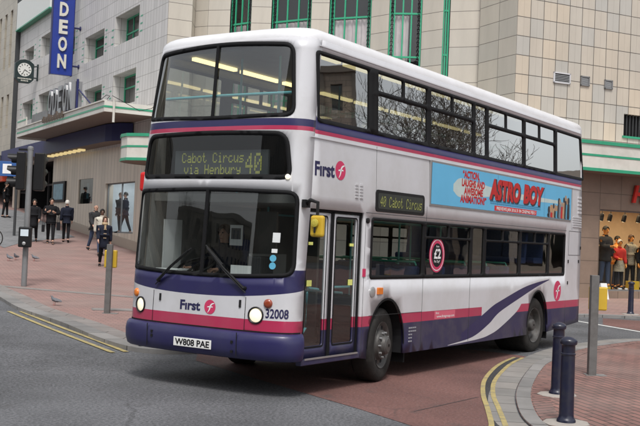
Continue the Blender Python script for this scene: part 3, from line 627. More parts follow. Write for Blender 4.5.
# ---- roof: stacked outlines
b = MB(); rings = []
us = [-S + 2 * S * k / 36 for k in range(37)]
def ringpts(ins, dx, z):
    P = []
    for u in us:
        y, bw = plan(u); k = 1 - (inset(4.14) + ins) / (W / 2); P.append((rake(4.14) + bw + dx * (1 - .25 * (u / S) ** 2), W / 2 + (y - W / 2) * k, z))
    for k_ in range(1, 26): P.append((edge(4.14) + (xend - edge(4.14)) * k_ / 26, inset(4.14) + ins, z))
    for k_ in range(0, 13):
        s = 1 - 2 * k_ / 12; bw = DR * (1 - (1 - abs(s) ** 4) ** .25); k = 1 - (inset(4.14) + ins) / (W / 2); P.append((LEN - bw - dx * .5, W / 2 - s * W / 2 * k, z))
    for k_ in range(1, 26): P.append((xend + (edge(4.14) - xend) * k_ / 26, W - inset(4.14) - ins, z))
    return P
for q in range(9):
    ph = R(90 * q / 8); rings.append([b.vert(p) for p in ringpts(.16 * (1 - math.cos(ph)), .26 * (1 - math.cos(ph)), 4.14 + .15 * math.sin(ph))])
for ins, dz in ((.45, .165), (.85, .178), (1.12, .182)): rings.append([b.vert(p) for p in ringpts(ins, .26 + ins * .4, 4.14 + dz)])
for i in range(len(rings) - 1):
    n = len(rings[i])
    for k in range(n): b.face((rings[i][k], rings[i][(k + 1) % n], rings[i + 1][(k + 1) % n], rings[i + 1][k]))
b.face(rings[-1]); b.build('roof', M['roofw'], bus, 60)
# ---- doors
def dpoly(x0, x1, z0, z1): return [(x0, z0), (x1, z0), (x1, z1), (x0, z1)]
def dside(x, z): return Vector((x, .045 + inset(z), z))
DL = [M['white'], M['navy'], M['pink'], M['navyside'], M['blackp']]
for x0, x1, g0, g1 in ((.425, .965, .475, .885), (1.035, 1.615, 1.095, 1.56)):
    hole = rrect(g0, g1, .57, 2.075, .025, 3)
    lf = panel('door_leaf', dpoly(x0, x1, .44, 2.125), [hole], dside, DL, bus, lambda c: 3 if c[1] < .745 else 2 if c[1] < .875 else 0, [[(x0, .745), (x1, .745)], [(x0, .875), (x1, .875)]], .3, .15, solid=.035)
    b = MB(); b.poly([dside(*p) + Vector((0, .015, 0)) for p in grow(hole, .01)]); b.build('door_glass', M['glass'], lf)
    b = MB(); b.poly([dside(x, z) - Vector((0, .004, 0)) for x, z in [q for q in grow(hole, .018)]][::1]); b2 = MB()
    n = len(hole); o1 = grow(hole, .02)
    for k in range(n): b2.poly([dside(*o1[k]) - Vector((0, .004, 0)), dside(*o1[(k + 1) % n]) - Vector((0, .004, 0)), dside(*hole[(k + 1) % n]) - Vector((0, .004, 0)), dside(*hole[k]) - Vector((0, .004, 0))])
    b2.build('door_seal', M['rubber'], lf)
    gx = g0 + .05
    b = MB(); b.tube([(g1 - .02, .12, 1.22), (g0 + (g1 - g0) * .42, .12, 1.24), (g0 + (g1 - g0) * .38, .12, 1.18), (g0 + (g1 - g0) * .38, .12, .78), (g0 + .03, .12, .66)] if x0 < 1 else [(g0, .12, 1.24), (g1, .12, 1.24)], .016, 8); b.build('grab_rail', M['rail'], lf, 40)
    v, f = text('EXIT' if False else 'PUSH', .03, .01); b = MB()
    cx = g1 - .09 if x0 > 1 else g0 + .09; b.box((cx, .052, 1.76), (.09, .004, .035)); b.box((cx, .052, 1.30), (.10, .004, .07)); b.build('door_sticker', M['flip'], lf)
b = MB()
for x, wd in ((.402, .034), (1.0, .062), (1.636, .034)): b.box((x, .06, 1.27), (wd, .05, 1.74))
b.box((1.02, .06, 2.148), (1.27, .05, .034)); b.build('door_frame', M['rubber'], bus)
b = MB(); b.box((1.02, .03, .40), (1.28, .08, .07)); b.build('door_sill', M['navyside'], bus, bevel=.01)
b = MB(); b.bar((.44, -.012, .435), (1.6, -.012, .435), .012, .02); b.build('step_edge', M['alu'], bus)
for x in (.55, 1.48): pass
b = MB(); b.box((1.7, -.004, 1.42), (.07, .008, .1)); b.build('door_button_plate', M['pinkv'], bus)
b = MB(); b.lathe([(.035, 0), (.035, .02), (.01, .025)], Matrix.Translation((1.735, 0, 2.07)) @ Matrix.Rotation(R(90), 4, 'X'), 14); b.build('door_button', M['blackp'], bus)
Tn = lambda x, z, d=0: Matrix.Translation((x, -d, z)) @ Matrix.Rotation(R(90), 4, 'X')
b = MB(); b.lathe([(.068, -.01), (.068, .012), (.05, .02), (.004, .022)], Tn(1.925, 1.175), 20); b.build('side_reflector', M['refl'], bus, 40)
b = MB(); b.box((2.105, -.012, 1.185), (.125, .03, .09)); b.build('side_indicator', M['amber'], bus, bevel=.008)
# ---- side lettering, roundels, labels
def stext(name, s, x0, x1, z0, h, m, bold=.02, d=.003, par=None, shear=0):
    v, f = text(s, h, bold, 0, x1 - x0, shear); b = MB(); cx = (x0 + x1) / 2; b.add([side(cx + x, z0 + y, d) for x, y, z in v], f); return b.build(name, m, par or bus, weld=False)
stext('lettering', 'F\u0131rst', .52, .945, 2.555, .155, M['navyv'], .035)
roundel('operator_roundel', 1.075, 2.645, .115, lambda a, z: side(a, z, .003), lambda a, z: side(a, z, .005), bus)
roundel('operator_roundel', 8.62, 1.06, .185, lambda a, z: side(a, z, .003), lambda a, z: side(a, z, .005), bus)
b = MB(); b.poly([side(x, z, .002) for x, z in rrect(3.69, 4.36, .755, .868, .01, 2)]); lb = b.build('web_label', mat('label pink', (.62, .12, .18), .5), bus)
stext('label_lettering', 'www.firstgroup.com', 3.76, 4.33, .775, .034, M['textw'], .01, .004, lb); stext('label_lettering', 'We run on low sulphur'[:0] or 'first', 3.73, 3.83, .825, .03, M['textw'], .01, .004, lb)
b = MB()
for k in range(5):
    for q in range(4 if k < 2 else 2): b.box((2.96 + q * .055, -.003, .67 - k * .045), (.042, .004, .018))
b.build('maintenance_label', mat('pale print', (.3, .3, .33), .6), bus)
# £2 roundel on the glass
b = MB(); n = 40; cx, cz = 3.72, 1.66
for r0, m, d in ((.24, 0, .0), (.218, 2, .001), (.205, 0, .002), (.165, 1, .003)):
    b.poly([side(cx + r0 * math.cos(2 * math.pi * k / n), cz + r0 * 1.02 * math.sin(2 * math.pi * k / n), -.008 + d) for k in range(n)], m)
fs_ = b.build('fare_sticker', [M['pinkv'], M['ink'], M['textw']], bus, weld=False)
stext('sticker_lettering', '\u00a32', cx - .10, cx + .11, cz - .045, .13, M['textw'], .03, -.003, fs_); stext('sticker_lettering', 'Per Day*', cx - .09, cx + .09, cz - .105, .035, M['textw'], .01, -.003, fs_); stext('sticker_lettering', 'from', cx - .04, cx + .05, cz + .11, .03, M['textw'], .01, -.003, fs_)
# ---- advertisement panel
AX0, AX1, AZ0, AZ1 = 3.40, 9.20, 2.345, 2.985
b = MB(); b.box(((AX0 + AX1) / 2, .002, (AZ0 + AZ1) / 2), (AX1 - AX0, .024, AZ1 - AZ0)); adp = b.build('advert_frame', M['alu'], bus, bevel=.004)
def ad(x, z, d=0): return Vector((x, -.0125 - d, z))
b = MB(); b.poly([ad(*p) for p in dpoly(AX0 + .03, AX1 - .03, AZ0 + .03, AZ1 - .03)])
for x in (5.72, 7.78): b.poly([ad(*p, .0012) for p in dpoly(x, x + .012, AZ0 + .03, AZ1 - .03)], 2)
trail = spline([(4.12, 2.70), (4.35, 2.80), (4.9, 2.78), (5.5, 2.74), (6.6, 2.71), (8.5, 2.70)], 5); tr2 = spline([(4.12, 2.60), (4.35, 2.52), (4.9, 2.55), (5.5, 2.59), (6.6, 2.61), (8.5, 2.645)], 5)
for i in range(len(trail) - 1): b.poly([ad(*p, .0006) for p in (tr2[i], tr2[i + 1], trail[i + 1], trail[i])], 1)
b.build('advert_poster', [M['adblue'], M['adcream'], mat('poster joint', (.1, .3, .48), .5)], adp, weld=False)
def adtext(s, x0, x1, z0, h, m, bold=.03, d=.002, shear=.0):
    v, f = text(s, h, bold, 0, x1 - x0, shear); b = MB(); cx = (x0 + x1) / 2; b.add([ad(cx + x, z0 + y, d) for x, y, z in v], f); return b
for s, x0, x1, z0, h in (('\u201cACTION,', 4.42, 5.02, 2.82, .10), ('LAUGHS AND', 4.40, 5.22, 2.695, .10), ('AWESOME', 4.48, 5.16, 2.575, .10), ('ANIMATION!\u201d', 4.36, 5.30, 2.455, .10)): adtext(s, x0, x1, z0, h, 0, .05).build('advert_lettering', M['adred'], adp, weld=False)
adtext('ASTRO', 5.40, 6.66, 2.575, .285, 0, .06, .003, .12).build('advert_lettering', M['adred'], adp, weld=False); adtext('BOY', 6.80, 7.74, 2.585, .28, 0, .06, .003, .12).build('advert_lettering', M['adred'], adp, weld=False)
adtext('ASTRO', 5.435, 6.70, 2.56, .285, 0, .09, .0015, .12).build('advert_lettering', M['addk'], adp, weld=False); adtext('BOY', 6.835, 7.78, 2.57, .28, 0, .09, .0015, .12).build('advert_lettering', M['addk'], adp, weld=False)
b = MB(); b.poly([ad(*p, .002) for p in dpoly(5.62, 7.42, 2.385, 2.465)]); b.build('advert_strip', M['adred2'], adp)
adtext('PREVIEWS JAN 30 & 31 IN CINEMAS FEB 5', 5.70, 7.36, 2.40, .05, 0, .02, .004).build('advert_lettering', M['textw'], adp, weld=False)
b = MB()
for k in range(60):
    x = 5.45 + k * .036; b.poly([ad(*p, .002) for p in dpoly(x, x + .022, 2.515, 2.535)]); b.poly([ad(*p, .002) for p in dpoly(x, x + .024, 2.485, 2.503)])
b.build('advert_small_print', mat('poster small print', (.05, .2, .36), .5), adp, weld=False)
b = MB()                      # plain abstract shapes where the poster shows its pictures
rg_ = random.Random(5)
for k in range(13):            # an anonymous crowd of plain figures
    x0 = 7.93 + k * .085 + rg_.uniform(-.02, .02); h_ = .06 + .026 * k * (k < 9) + (.28 - .03 * (k - 9) if k >= 9 else 0) + rg_.uniform(-.05, .05); wd = rg_.uniform(.11, .18); o_ = .001 + .00012 * k
    b.poly([ad(x, z, o_) for x, z in quadr([(x0, AZ0 + .035), (x0 + wd, AZ0 + .035), (x0 + wd * .9, AZ0 + .035 + h_), (x0 + wd * .1, AZ0 + .035 + h_)], wd * .3, 4)], (0, 2, 3, 1, 0, 4)[k % 6])
    b.poly([ad(x0 + wd / 2 + wd * .36 * math.cos(q * .5236), AZ0 + .035 + h_ + wd * .28 + wd * .42 * math.sin(q * .5236), o_ + .00005) for q in range(12)], 1 if k % 3 else 0)
b.build('advert_shapes', [M['addk'], M['adtan'], mat('poster grey', (.2, .22, .26), .5, var=.5, sc=9), M['adred'], M['stickb']], adp, weld=False)
# ---- dot-matrix displays
GL = {'C': '01110 10001 10000 10000 10000 10001 01110', 'a': '00000 00000 01110 00001 01111 10001 01111', 'b': '10000 10000 10110 11001 10001 10001 11110', 'o': '00000 00000 01110 10001 10001 10001 01110', 't': '01000 01000 11100 01000 01000 01001 00110', 'i': '00100 00000 01100 00100 00100 00100 01110', 'r': '00000 00000 10110 11001 10000 10000 10000', 'c': '00000 00000 01110 10000 10000 10001 01110', 'u': '00000 00000 10001 10001 10001 10011 01101', 's': '00000 00000 01111 10000 01110 00001 11110', 'v': '00000 00000 10001 10001 10001 01010 00100', 'H': '10001 10001 10001 11111 10001 10001 10001', 'e': '00000 00000 01110 10001 11111 10000 01110', 'n': '00000 00000 10110 11001 10001 10001 10001', 'y': '00000 00000 10001 10001 01111 00001 01110', '4': '00010 00110 01010 10010 11111 00010 00010', '0': '01110 10001 10011 10101 11001 10001 01110', ' ': '00000 ' * 7}
def dots(mb, s, a0, z0, pa, pz, fm, fill=1.0):
    for ci, ch in enumerate(s):
        for rw_, bits in enumerate(GL[ch].split()):
            for k, c in enumerate(bits):
                if c == '1':
                    a = a0 + (ci * 6 + k) * pa; z = z0 + (6 - rw_) * pz; q = fill / 2
                    mb.poly([fm(a + i * pa * q, z + j * pz * q) for i, j in ((-1, -1), (1, -1), (1, 1), (-1, 1))])
def fbox(u, z, d=.10): p = front(0, 2.75, -d); return Vector((p.x + .0, W / 2 - u, z))
b = MB(); b.box((front(0, 2.75, -.13).x + .02, W / 2 - U_of(1.165) * .0 - (W / 2 - 1.19), 2.675), (.03, 1.42, .30)); db = b.build('destination_display', M['disp'], bus)
XB = front(0, 2.75, -.13).x + .003
fb = lambda a, z: Vector((XB - .001, W / 2 - a, z))
b = MB(); dots(b, 'Cabot Circus', -.53, 2.685, .0134, .0172, fb); dots(b, 'via Henbury', -.49, 2.545, .0134, .0168, fb); dots(b, '40', .455, 2.56, .0215, .035, fb, .9); b.build('display_text', M['flip'], db, weld=False)
b = MB(); b.box((front(0, 2.75, -.3).x + .22, W / 2, 2.75), (.02, 2.3, .6)); b.build('display_housing', M['dark'], bus)
so_ = rrect(1.92, 3.25, 2.195, 2.475, .05, 5); b = MB(); b.prism(so_, lambda x, z, d: side(x, z, d), .012, -.03); sdp = b.build('side_display', M['blackp'], bus)
b = MB(); b.poly([side(x, z, .0135) for x, z in rrect(1.97, 3.20, 2.235, 2.435, .03, 4)]); b.build('display_face', mat('display face', (.035, .04, .035), .4), sdp)
b = MB(); dots(b, '40 Cabot Circus', 2.02, 2.275, .0128, .019, lambda a, z: side(a + (z - 2.275) * .12, z, .0155)); b.build('display_text', mat('dim flip dot', (.26, .28, .08), .6), sdp, weld=False)
# ---- mirrors
b = MB(); b.tube([(.36, .0, 2.20), (.30, -.10, 2.25), (.24, -.24, 2.22), (.225, -.25, 2.06)], [.03, .022, .02, .018], 8)
b.box((.345, -.01, 2.21), (.1, .05, .09)); b.build('mirror_arm', M['blackp'], bus, 40)
b = MB(); b.box((.215, -.265, 1.955), (.07, .17, .24)); mr = b.build('nearside_mirror', M['yel'], bus, bevel=.03, seg=3)
b = MB(); b.lathe([(.045, 0), (.045, .02), (.02, .026), (.003, .026)], Matrix.Translation((.17, -.26, 1.99)) @ Matrix.Rotation(R(-90), 4, 'Y'), 16); b.build('mirror_bracket', mat('faded yellow', (.5, .42, .06), .5), mr)
b = MB(); b.tube([(.165, -.262, 1.99), (.16, -.262, 1.88)], .012, 8); b.build('mirror_stay', M['blackp'], mr)
b = MB(); b.tube([(.5, W - .03, 2.55), (.48, W + .06, 2.62), (.47, W + .1, 2.60)], .016, 8); b.build('mirror_arm', M['blackp'], bus, 40)
b = MB(); b.box((.47, W + .105, 2.46), (.10, .10, .25)); b.build('offside_mirror', M['red'], bus, bevel=.035, seg=3)
# ---- wheels
def wheel(x, y, fwd, near=True):
    s = 1 if near else -1; T = Matrix.Translation((x, y, .478)) @ Matrix.Rotation(R(11) if fwd else 0, 4, 'Z') @ Matrix.Rotation(R(90) * s, 4, 'X'); b = MB(); wt = .28 if fwd else .6
    b.lathe([(.30, -wt), (.44, -wt), (.472, -wt + .03), (.478, -wt + .06), (.478, -.06), (.470, -.03), (.445, -.006), (.40, .004), (.34, .0), (.30, -.012), (.29, -.06), (.30, -wt)], T, 48, cap=False)
    wh = b.build('wheel', M['tyre'], bus, 35)
    b = MB()
    if fwd: pr_ = [(.302, -.03), (.302, -.004), (.285, -.012), (.25, -.05), (.20, -.045), (.185, -.01), (.185, .0), (.13, .02), (.115, .065), (.09, .085), (.02, .09)]
    else: pr_ = [(.302, -.03), (.302, -.004), (.285, -.02), (.262, -.12), (.215, -.155), (.175, -.15), (.165, -.10), (.11, -.09), (.10, -.03), (.08, -.015), (.02, -.01)]
    b.lathe(pr_, T, 36, cap=False); rim = b.build('rim', M['hub'], wh, 30)
    b = MB()
    for k in range(10):
        a = 2 * math.pi * k / 10; r_ = .16 if fwd else .195; z = .012 if fwd else -.145
        b.lathe([(.016, -.02), (.016, .025), (.003, .03)], T @ Matrix.Translation((r_ * math.cos(a), r_ * math.sin(a), z)), 6)
    b.build('wheel_nuts', M['grey'], rim)
    b = MB()
    for k in range(8):
        a = 2 * math.pi * (k + .5) / 8; b.lathe([(.03, -.003), (.03, .003)], T @ Matrix.Translation((.232 * math.cos(a), .232 * math.sin(a), -.046 if fwd else -.142)), 10)
    b.build('rim_holes', M['dark'], rim)
wheel(XF, .05, True); wheel(XR, .05, False); wheel(XF, W - .05, True, False); wheel(XR, W - .05, False, False)
for cx in (XF, XR):
    n = 20; P = arch(cx)
    for y0, y1 in ((.04, .75), (W - .75, W - .04)):
        b = MB()
        for k in range(len(P) - 1): b.poly([(P[k][0], y0, P[k][1]), (P[k + 1][0], y0, P[k + 1][1]), (P[k + 1][0], y1, P[k + 1][1]), (P[k][0], y1, P[k][1])])
        yb = y1 if y0 < 1 else y0; b.poly([(x, yb, z) for x, z in P])
        b.build('wheel_arch', M['dark'], bus)
    b = MB(); b2 = grow([(x, z) for x, z in arch(cx)][1:-1][::-1], 0)
    A = arch(cx)[1:-1]
    for k in range(len(A) - 1):
        f_ = lambda p, g: (cx + (p[0] - cx) * g, p[1] if g == 1 else .47 + (p[1] - .47) * g)
        b.poly([side(*f_(A[k], 1), .004), side(*f_(A[k + 1], 1), .004), side(*f_(A[k + 1], .955), .004), side(*f_(A[k], .955), .004)]); b.poly([side(*f_(A[k], 1), .004), side(*f_(A[k + 1], 1), .004), side(*f_(A[k + 1], 1), -.03), side(*f_(A[k], 1), -.03)])
    b.build('arch_trim', M['rubber'], bus, weld=True)
for x, z, h_ in ((XF + .58, .36, .3), (XR + .56, .34, .25)): b = MB(); b.box((x, .14, z), (.03, .2, h_)); b.build('mud_flap', M['rubber'], bus)
b = MB(); b.box((5.1, W / 2, .40), (9.3, 1.3, .06)); b.box((1.1, W / 2, .41), (1.3, 2.2, .05)); b.box((5.05, W / 2, .41), (4.1, 2.3, .05)); b.box((9.0, W / 2, .47), (1.5, 2.2, .05)); b.box((5, W / 2, .33), (5.4, .8, .1)); b.build('chassis', M['dark'], bus)
# ---- interior
b = MB(); b.box((5.1, W / 2, 2.27), (9.2, 2.40, .10)); b.build('upper_floor', M['inner'], bus)
b = MB(); b.box((5.2, W / 2, .46), (9.2, .98, .04)); b.box((1.15, W / 2, .462), (1.1, 2.36, .04)); b.box((5.0, W / 2, .462), (4.1, 2.36, .04)); b.box((8.3, W / 2, .72), (3.0, 1.0, .5)); b.box((8.9, W / 2, 1.14), (1.9, 2.36, .06)); b.box((5.2, W / 2, 2.335), (9.0, 2.36, .02)); b.build('saloon_floor', M['floor'], bus)
b = MB(); b.box((5.2, W / 2, 4.10), (9.2, 2.2, .03)); b.build('saloon_ceiling', M['inner'], bus)
b = MB()
for y in (.42, W - .42):
    for k in range(9): b.box((1.15 + k * 1.0, y, 4.06), (.86, .07, .04)); b.box((2.9 + k * .85, y, 2.205), (.7, .07, .03)) if k < 7 else None
b.build('saloon_light', M['lampy'], bus)
b = MB()
for x in (1.05, 1.9, 3.4, 4.9, 6.4, 8.0):
    for y in (.95, 1.55): b.tube([(x, y, 2.34), (x, y, 4.09)], .016, 6)
for x in (1.75, 3.0, 4.4, 5.8): b.tube([(x, 1.0, .48), (x, 1.0, 2.22)], .016, 6); b.tube([(x, 1.55, .48), (x, 1.55, 2.22)], .016, 6)
b.tube([front(U_of(2.3), 3.50, -.12), front(0, 3.49, -.12), front(U_of(.2), 3.50, -.12)], .018, 8)
for x0, x1, z in ((1.75, 7.0, 2.12),):
    for y in (1.0, 1.55): b.tube([(x0, y, z), (x1, y, z)], .014, 6)
b.tube([(1.7, .3, 1.15), (1.7, 1.0, 1.15)], .016, 6); b.build('handrails', M['rail'], bus, 40)
def seat_mesh():
    b = MB(); b.prism(rrect(-.22, .22, 0, .10, .04, 3), lambda a, z, d: (a, d, z + .38), -.43, .43)
    for s in (-1, 1): b.prism(quadr([(.16, .44), (.24, .44), (.34, 1.0), (.25, 1.02)], .03, 3), lambda a, z, d: (a, d, z), s * .22 - .2, s * .22 + .2)
    b.box((0, 0, .19), (.3, .1, .38), m=1); b.tube([(.30, -.38, 1.02), (.30, -.36, 1.07), (.30, .36, 1.07), (.30, .38, 1.02)], .018, 6, m=2); me_ = b.build('seat', [M['seat'], M['grey'], M['seatg']], bus, bevel=.012); return me_
st0 = seat_mesh(); st0.location = (1.35, .52, 2.34); first = True
for x in [1.35 + .80 * k for k in range(10)]:
    for y in (.52, W - .52):
        if first: first = False; continue
        if y > 1.25 and x < 2.4 and x > 1.4: continue
        c = st0.copy(); col.objects.link(c); c.location = (x, y, 2.34)
for x, y, z in [(3.05 + .8 * k, yy, .48 if k < 5 else 1.17) for k in range(7) for yy in (.52, W - .52)]:
    c = st0.copy(); col.objects.link(c); c.location = (x, y, z)
b = MB(); b.box((2.95, W - .3, 1.5), (1.2, .06, 1.5)); b.box((2.4, W - .85, 1.35), (.05, 1.0, 1.75)); b.build('stair_panel', M['inner'], bus)
# cab: dash, steering wheel, cab door, driver's seat
b = MB(); b.prism([(.2, 1.0), (.62, 1.0), (.62, 1.22), (.25, 1.33), (.17, 1.30)], lambda x, z, d: (x, d, z), .35, W - .25); b.prism([(.5, .9), (1.0, .9), (1.0, 1.28), (.55, 1.36)], lambda x, z, d: (x, d, z), .95, 1.15); b.build('dashboard', M['grey'], bus, bevel=.02)
T = Matrix.Translation((.72, 1.88, 1.42)) @ Matrix.Rotation(R(-25), 4, 'Y'); b = MB(); P = [T @ Vector((.24 * math.cos(k * math.pi / 12), .24 * math.sin(k * math.pi / 12), 0)) for k in range(25)]; b.tube(P, .017, 8)
b.tube([T @ Vector((0, 0, 0)), T @ Vector((0, 0, -.35))], .035, 8); b.tube([T @ Vector((-.23, 0, 0)), T @ Vector((.23, 0, 0))], .016, 6); b.build('steering_wheel', M['blackp'], bus, 40)
b = MB(); b.box((1.25, 1.88, .95), (.5, .5, .12)); b.box((1.47, 1.88, 1.35), (.12, .48, .85)); b.box((1.47, 1.88, 1.85), (.1, .28, .2)); b.build('driver_seat', M['seat'], bus, bevel=.04)
b = MB(); b.box((1.2, 1.12, 1.05), (.75, .04, 1.1)); b.box((1.62, 1.85, 1.3), (.04, 1.1, 1.7)); b.build('cab_screen', M['inner'], bus)
for c, sz in (((.78, 2.36, 1.68), (.34, .02, .62)), ((1.02, 1.50, 1.82), (.012, .2, .26)), ((.55, 2.1, 1.36), (.3, .36, .02)), ((.5, 1.0, 1.40), (.02, .3, .12))): b = MB(); b.box(c, sz); b.build('cab_notice', M['stickw'], bus)
b = MB(); b.box((1.012, 1.50, 1.84), (.006, .15, .14)); b.build('notice_print', M['addk'], bus)
b = MB(); b.prism([(.19, 1.335), (.46, 1.30), (.46, 1.315), (.19, 1.35)], lambda x, z, d: (x, d, z), .4, W - .3); b.build('dash_top', M['inner'], bus)
b = MB(); b.box((.95, 1.05, 1.42), (.28, .22, .3)); b.build('ticket_machine', M['darkgrey'], bus, bevel=.02)

# ================================================================== buildings
AL = R(63); UL = Vector((math.cos(AL), math.sin(AL), 0)); NL = Vector((-UL.y, UL.x, 0)); PL = Vector((18.33, 18.72, 0))      # street front: corner, direction away, outward
AR = R(-31); VR = Vector((math.cos(AR), math.sin(AR), 0)); NR = Vector((VR.y, -VR.x, 0)); PR = Vector((20.44, 5.88, 0))       # right-hand front
Z = Vector((0, 0, 1))
def LF(a, z, d=0): return PL + UL * a + NL * d + Z * z
def RF(a, z, d=0): return PR + VR * a + NR * d + Z * z
def seg_f(p, q, nrm=None):
    p = Vector(p + (0,)); q = Vector(q + (0,)); t = (q - p).normalized(); n = Vector((t.y, -t.x, 0))
    return lambda a, z, d=0: p + t * a + n * d + Z * z
def wall(name, fm, a0, a1, z0, z1, m, parent, holes=(), depth=.4, back=.0, mb=None):
    """flat wall with rectangular openings and their reveals, UV in metres"""
    b = mb or MB(); A = sorted({a0, a1, *[v for h in holes for v in h[:2] if a0 < v < a1]}); ZZ = sorted({z0, z1, *[v for h in holes for v in h[2:4] if z0 < v < z1]})
    for i in range(len(A) - 1):
        for j in range(len(ZZ) - 1):
            c = ((A[i] + A[i + 1]) / 2, (ZZ[j] + ZZ[j + 1]) / 2)
            if any(h[0] < c[0] < h[1] and h[2] < c[1] < h[3] for h in holes): continue
            q = [(A[i], ZZ[j]), (A[i + 1], ZZ[j]), (A[i + 1], ZZ[j + 1]), (A[i], ZZ[j + 1])]; b.poly([fm(*p) for p in q], 0, q)
    for h in holes:
        x0, x1, y0, y1 = max(h[0], a0), min(h[1], a1), max(h[2], z0), min(h[3], z1)
        for (p, q) in (((x0, y0), (x0, y1)), ((x1, y1), (x1, y0)), ((x0, y1), (x1, y1)), ((x1, y0), (x0, y0))):
            if p[0] == q[0] and (p[0] <= a0 or p[0] >= a1): continue
            b.poly([fm(*p), fm(*q), fm(*q, -depth), fm(*p, -depth)], 0, [(p[0] - .003, p[1]), (q[0] - .003, q[1]), (q[0] + depth, q[1]), (p[0] + depth, p[1])] if p[0] == q[0] else [(p[0], p[1]), (q[0], q[1]), (q[0], q[1] + depth), (p[0], p[1] + depth)])
    return b if mb else b.build(name, m, parent)
def fbar(b, fm, a0, a1, z0, z1, d0, d1, m=0):
    b.prism([(a0, z0), (a1, z0), (a1, z1), (a0, z1)], fm, d0, d1, m)
def window(fm, a0, a1, z0, z1, parent, depth=.3, vb=(.33, .66), hb=(.5,), fw=.07, m='greenf', curtain=None, name='window', glass_m='wglass', ctop=None):
    b = MB(); e = .004
    for q in ((a0 + e, a0 + fw, z0 + e, z1 - e), (a1 - fw, a1 - e, z0 + e, z1 - e), (a0 + fw, a1 - fw, z0 + e, z0 + fw), (a0 + fw, a1 - fw, z1 - fw, z1 - e)): fbar(b, fm, *q, -depth - .06, -depth)
    for v in vb: a = a0 + (a1 - a0) * v; fbar(b, fm, a - .025, a + .025, z0 + fw, z1 - fw, -depth - .05, -depth - .004)
    for v in hb: z = z0 + (z1 - z0) * v; fbar(b, fm, a0 + fw, a1 - fw, z - .03, z + .03, -depth - .045, -depth + .01)
    o = b.build(name, M[m], parent, weld=False)
    b = MB(); b.poly([fm(*p, -depth - .03) for p in ((a0 + .02, z0 + .02), (a1 - .02, z0 + .02), (a1 - .02, z1 - .02), (a0 + .02, z1 - .02))]); b.build('pane', M[glass_m], o)
    b = MB(); b.poly([fm(*p, -depth - .75) for p in ((a0 - .6, z0 - .3), (a1 + .6, z0 - .3), (a1 + .6, z1 + .3), (a0 - .6, z1 + .3))]); b.build('dark_room', M['dark'], o)
    if curtain:
        b = MB(); n = 22
        for s0, s1 in curtain:
            for k in range(n):
                f0, f1 = s0 + (s1 - s0) * k / n, s0 + (s1 - s0) * (k + 1) / n; g = lambda f: -depth - .13 + .03 * math.sin(f * 60)
                b.poly([fm(a0 + (a1 - a0) * f0, z0, g(f0)), fm(a0 + (a1 - a0) * f1, z0, g(f1)), fm(a0 + (a1 - a0) * f1, ctop or z1 - .1, g(f1)), fm(a0 + (a1 - a0) * f0, ctop or z1 - .1, g(f0))])
        b.build('curtain', M['curt'], o, 50)
    return o
cin = thing('cinema_building', 'pale tiled cinema block with green window frames and a recessed corner bay behind the bus', 'building', tuple(PL + Z * .8))
UPR = [(3.2, 6.25, 9.62, 10.88), (7.75, 10.65, 9.48, 10.68), (12.4, 14.9, 10.2, 11.4), (16.45, 18.95, 10.88, 12.03), (20.5, 22.65, 11.08, 11.83)]
LWR = [(3.3, 6.2, 7.0, 8.38), (7.75, 10.4, 7.0, 8.22), (12.4, 14.9, 7.2, 8.4), (16.5, 18.95, 7.5, 8.92), (20.2, 22.6, 7.75, 8.83)]
wall('tiled_wall', LF, 0, 23.9, 5.3, 17, M['tileL'], cin, UPR + LWR, .55)
for i, h in enumerate(UPR + LWR): window(LF, *h, cin, .5, (.5,) if i != 0 else (.45, .72), (.62,) if i % 2 else (.45,))
b = MB()                                  # little green glazed inlays beside the windows, tier by tier
for h in UPR + LWR:
    for s in (-1, 1):
        a = h[0] - .42 if s < 0 else h[1] + .16
        for k in range(4 if h[0] > 7 else 3):
            z = h[2] + .12 + k * .3
            if z < h[3]: fbar(b, LF, a, a + .26, z, z + .06, .001, .006)
b.build('green_inlays', M['green'], cin, weld=False)
b = MB(); fbar(b, LF, 16.4, 23.8, 13.15, 14.7, .0, .28); b.build('white_panel', M['wpan'], cin)
b = MB(); fbar(b, LF, 16.35, 23.85, 13.08, 13.15, .0, .32); b.build('panel_trim', M['green'], cin)
# flank next to the corner, the recessed bay and the far return
BAY = [(18.33, 18.72), (19.12, 18.24), (19.93, 18.79), (20.0, 18.21), (20.3, 17.38), (20.2, 16.3), (20.55, 15.63), (20.58, 13.86), (20.86, 13.27), (21.12, 11.66), (20.96, 10.84), (21.47, 9.82), (21.3, 8.92), (21.46, 8.74), (21.71, 7.75), (21.5, 7.648), (20.44, 5.88)]
glz = {4: (.2, .5, .8), 6: (.12, .38, .66, .9), 8: (.1, .36, .64, .92), 10: (.16, .42, .68), 12: (.5,)}
b = MB()
for i in range(len(BAY) - 1):
    fm = seg_f(BAY[i], BAY[i + 1]); l = (Vector(BAY[i + 1]) - Vector(BAY[i])).length
    if i in glz:
        window(fm, 0, l, 6.0, 15.5, cin, .06, glz[i], (.09, .24, .40, .56, .72, .88), .06, curtain=((.04, .97),) if l > 1.5 else ((.04, .6),), glass_m='bglass', ctop=9.75)
        wall('', fm, 0, l, .0, 6.0, None, None, mb=b)
    else: wall('', fm, 0, l, .0, 17, None, None, mb=b)
b.build('bay_wall', M['tilePier'], cin)
b = MB()                                   # dark decorative grilles at the sides of the bay windows
for i in glz:
    fm = seg_f(BAY[i], BAY[i + 1]); l = (Vector(BAY[i + 1]) - Vector(BAY[i])).length; z = 6.1
    while z < 15.3:
        for a in ((.06, .16), (l - .16, l - .06)) if l > 1 else ():
            fbar(b, fm, a[0], a[1], z, z + .02, -.05, -.03); b.bar(fm(a[0], z, -.04), fm(a[1], z + .14, -.04), .012, .012); b.bar(fm(a[1], z, -.04), fm(a[0], z + .14, -.04), .012, .012)
        z += .15
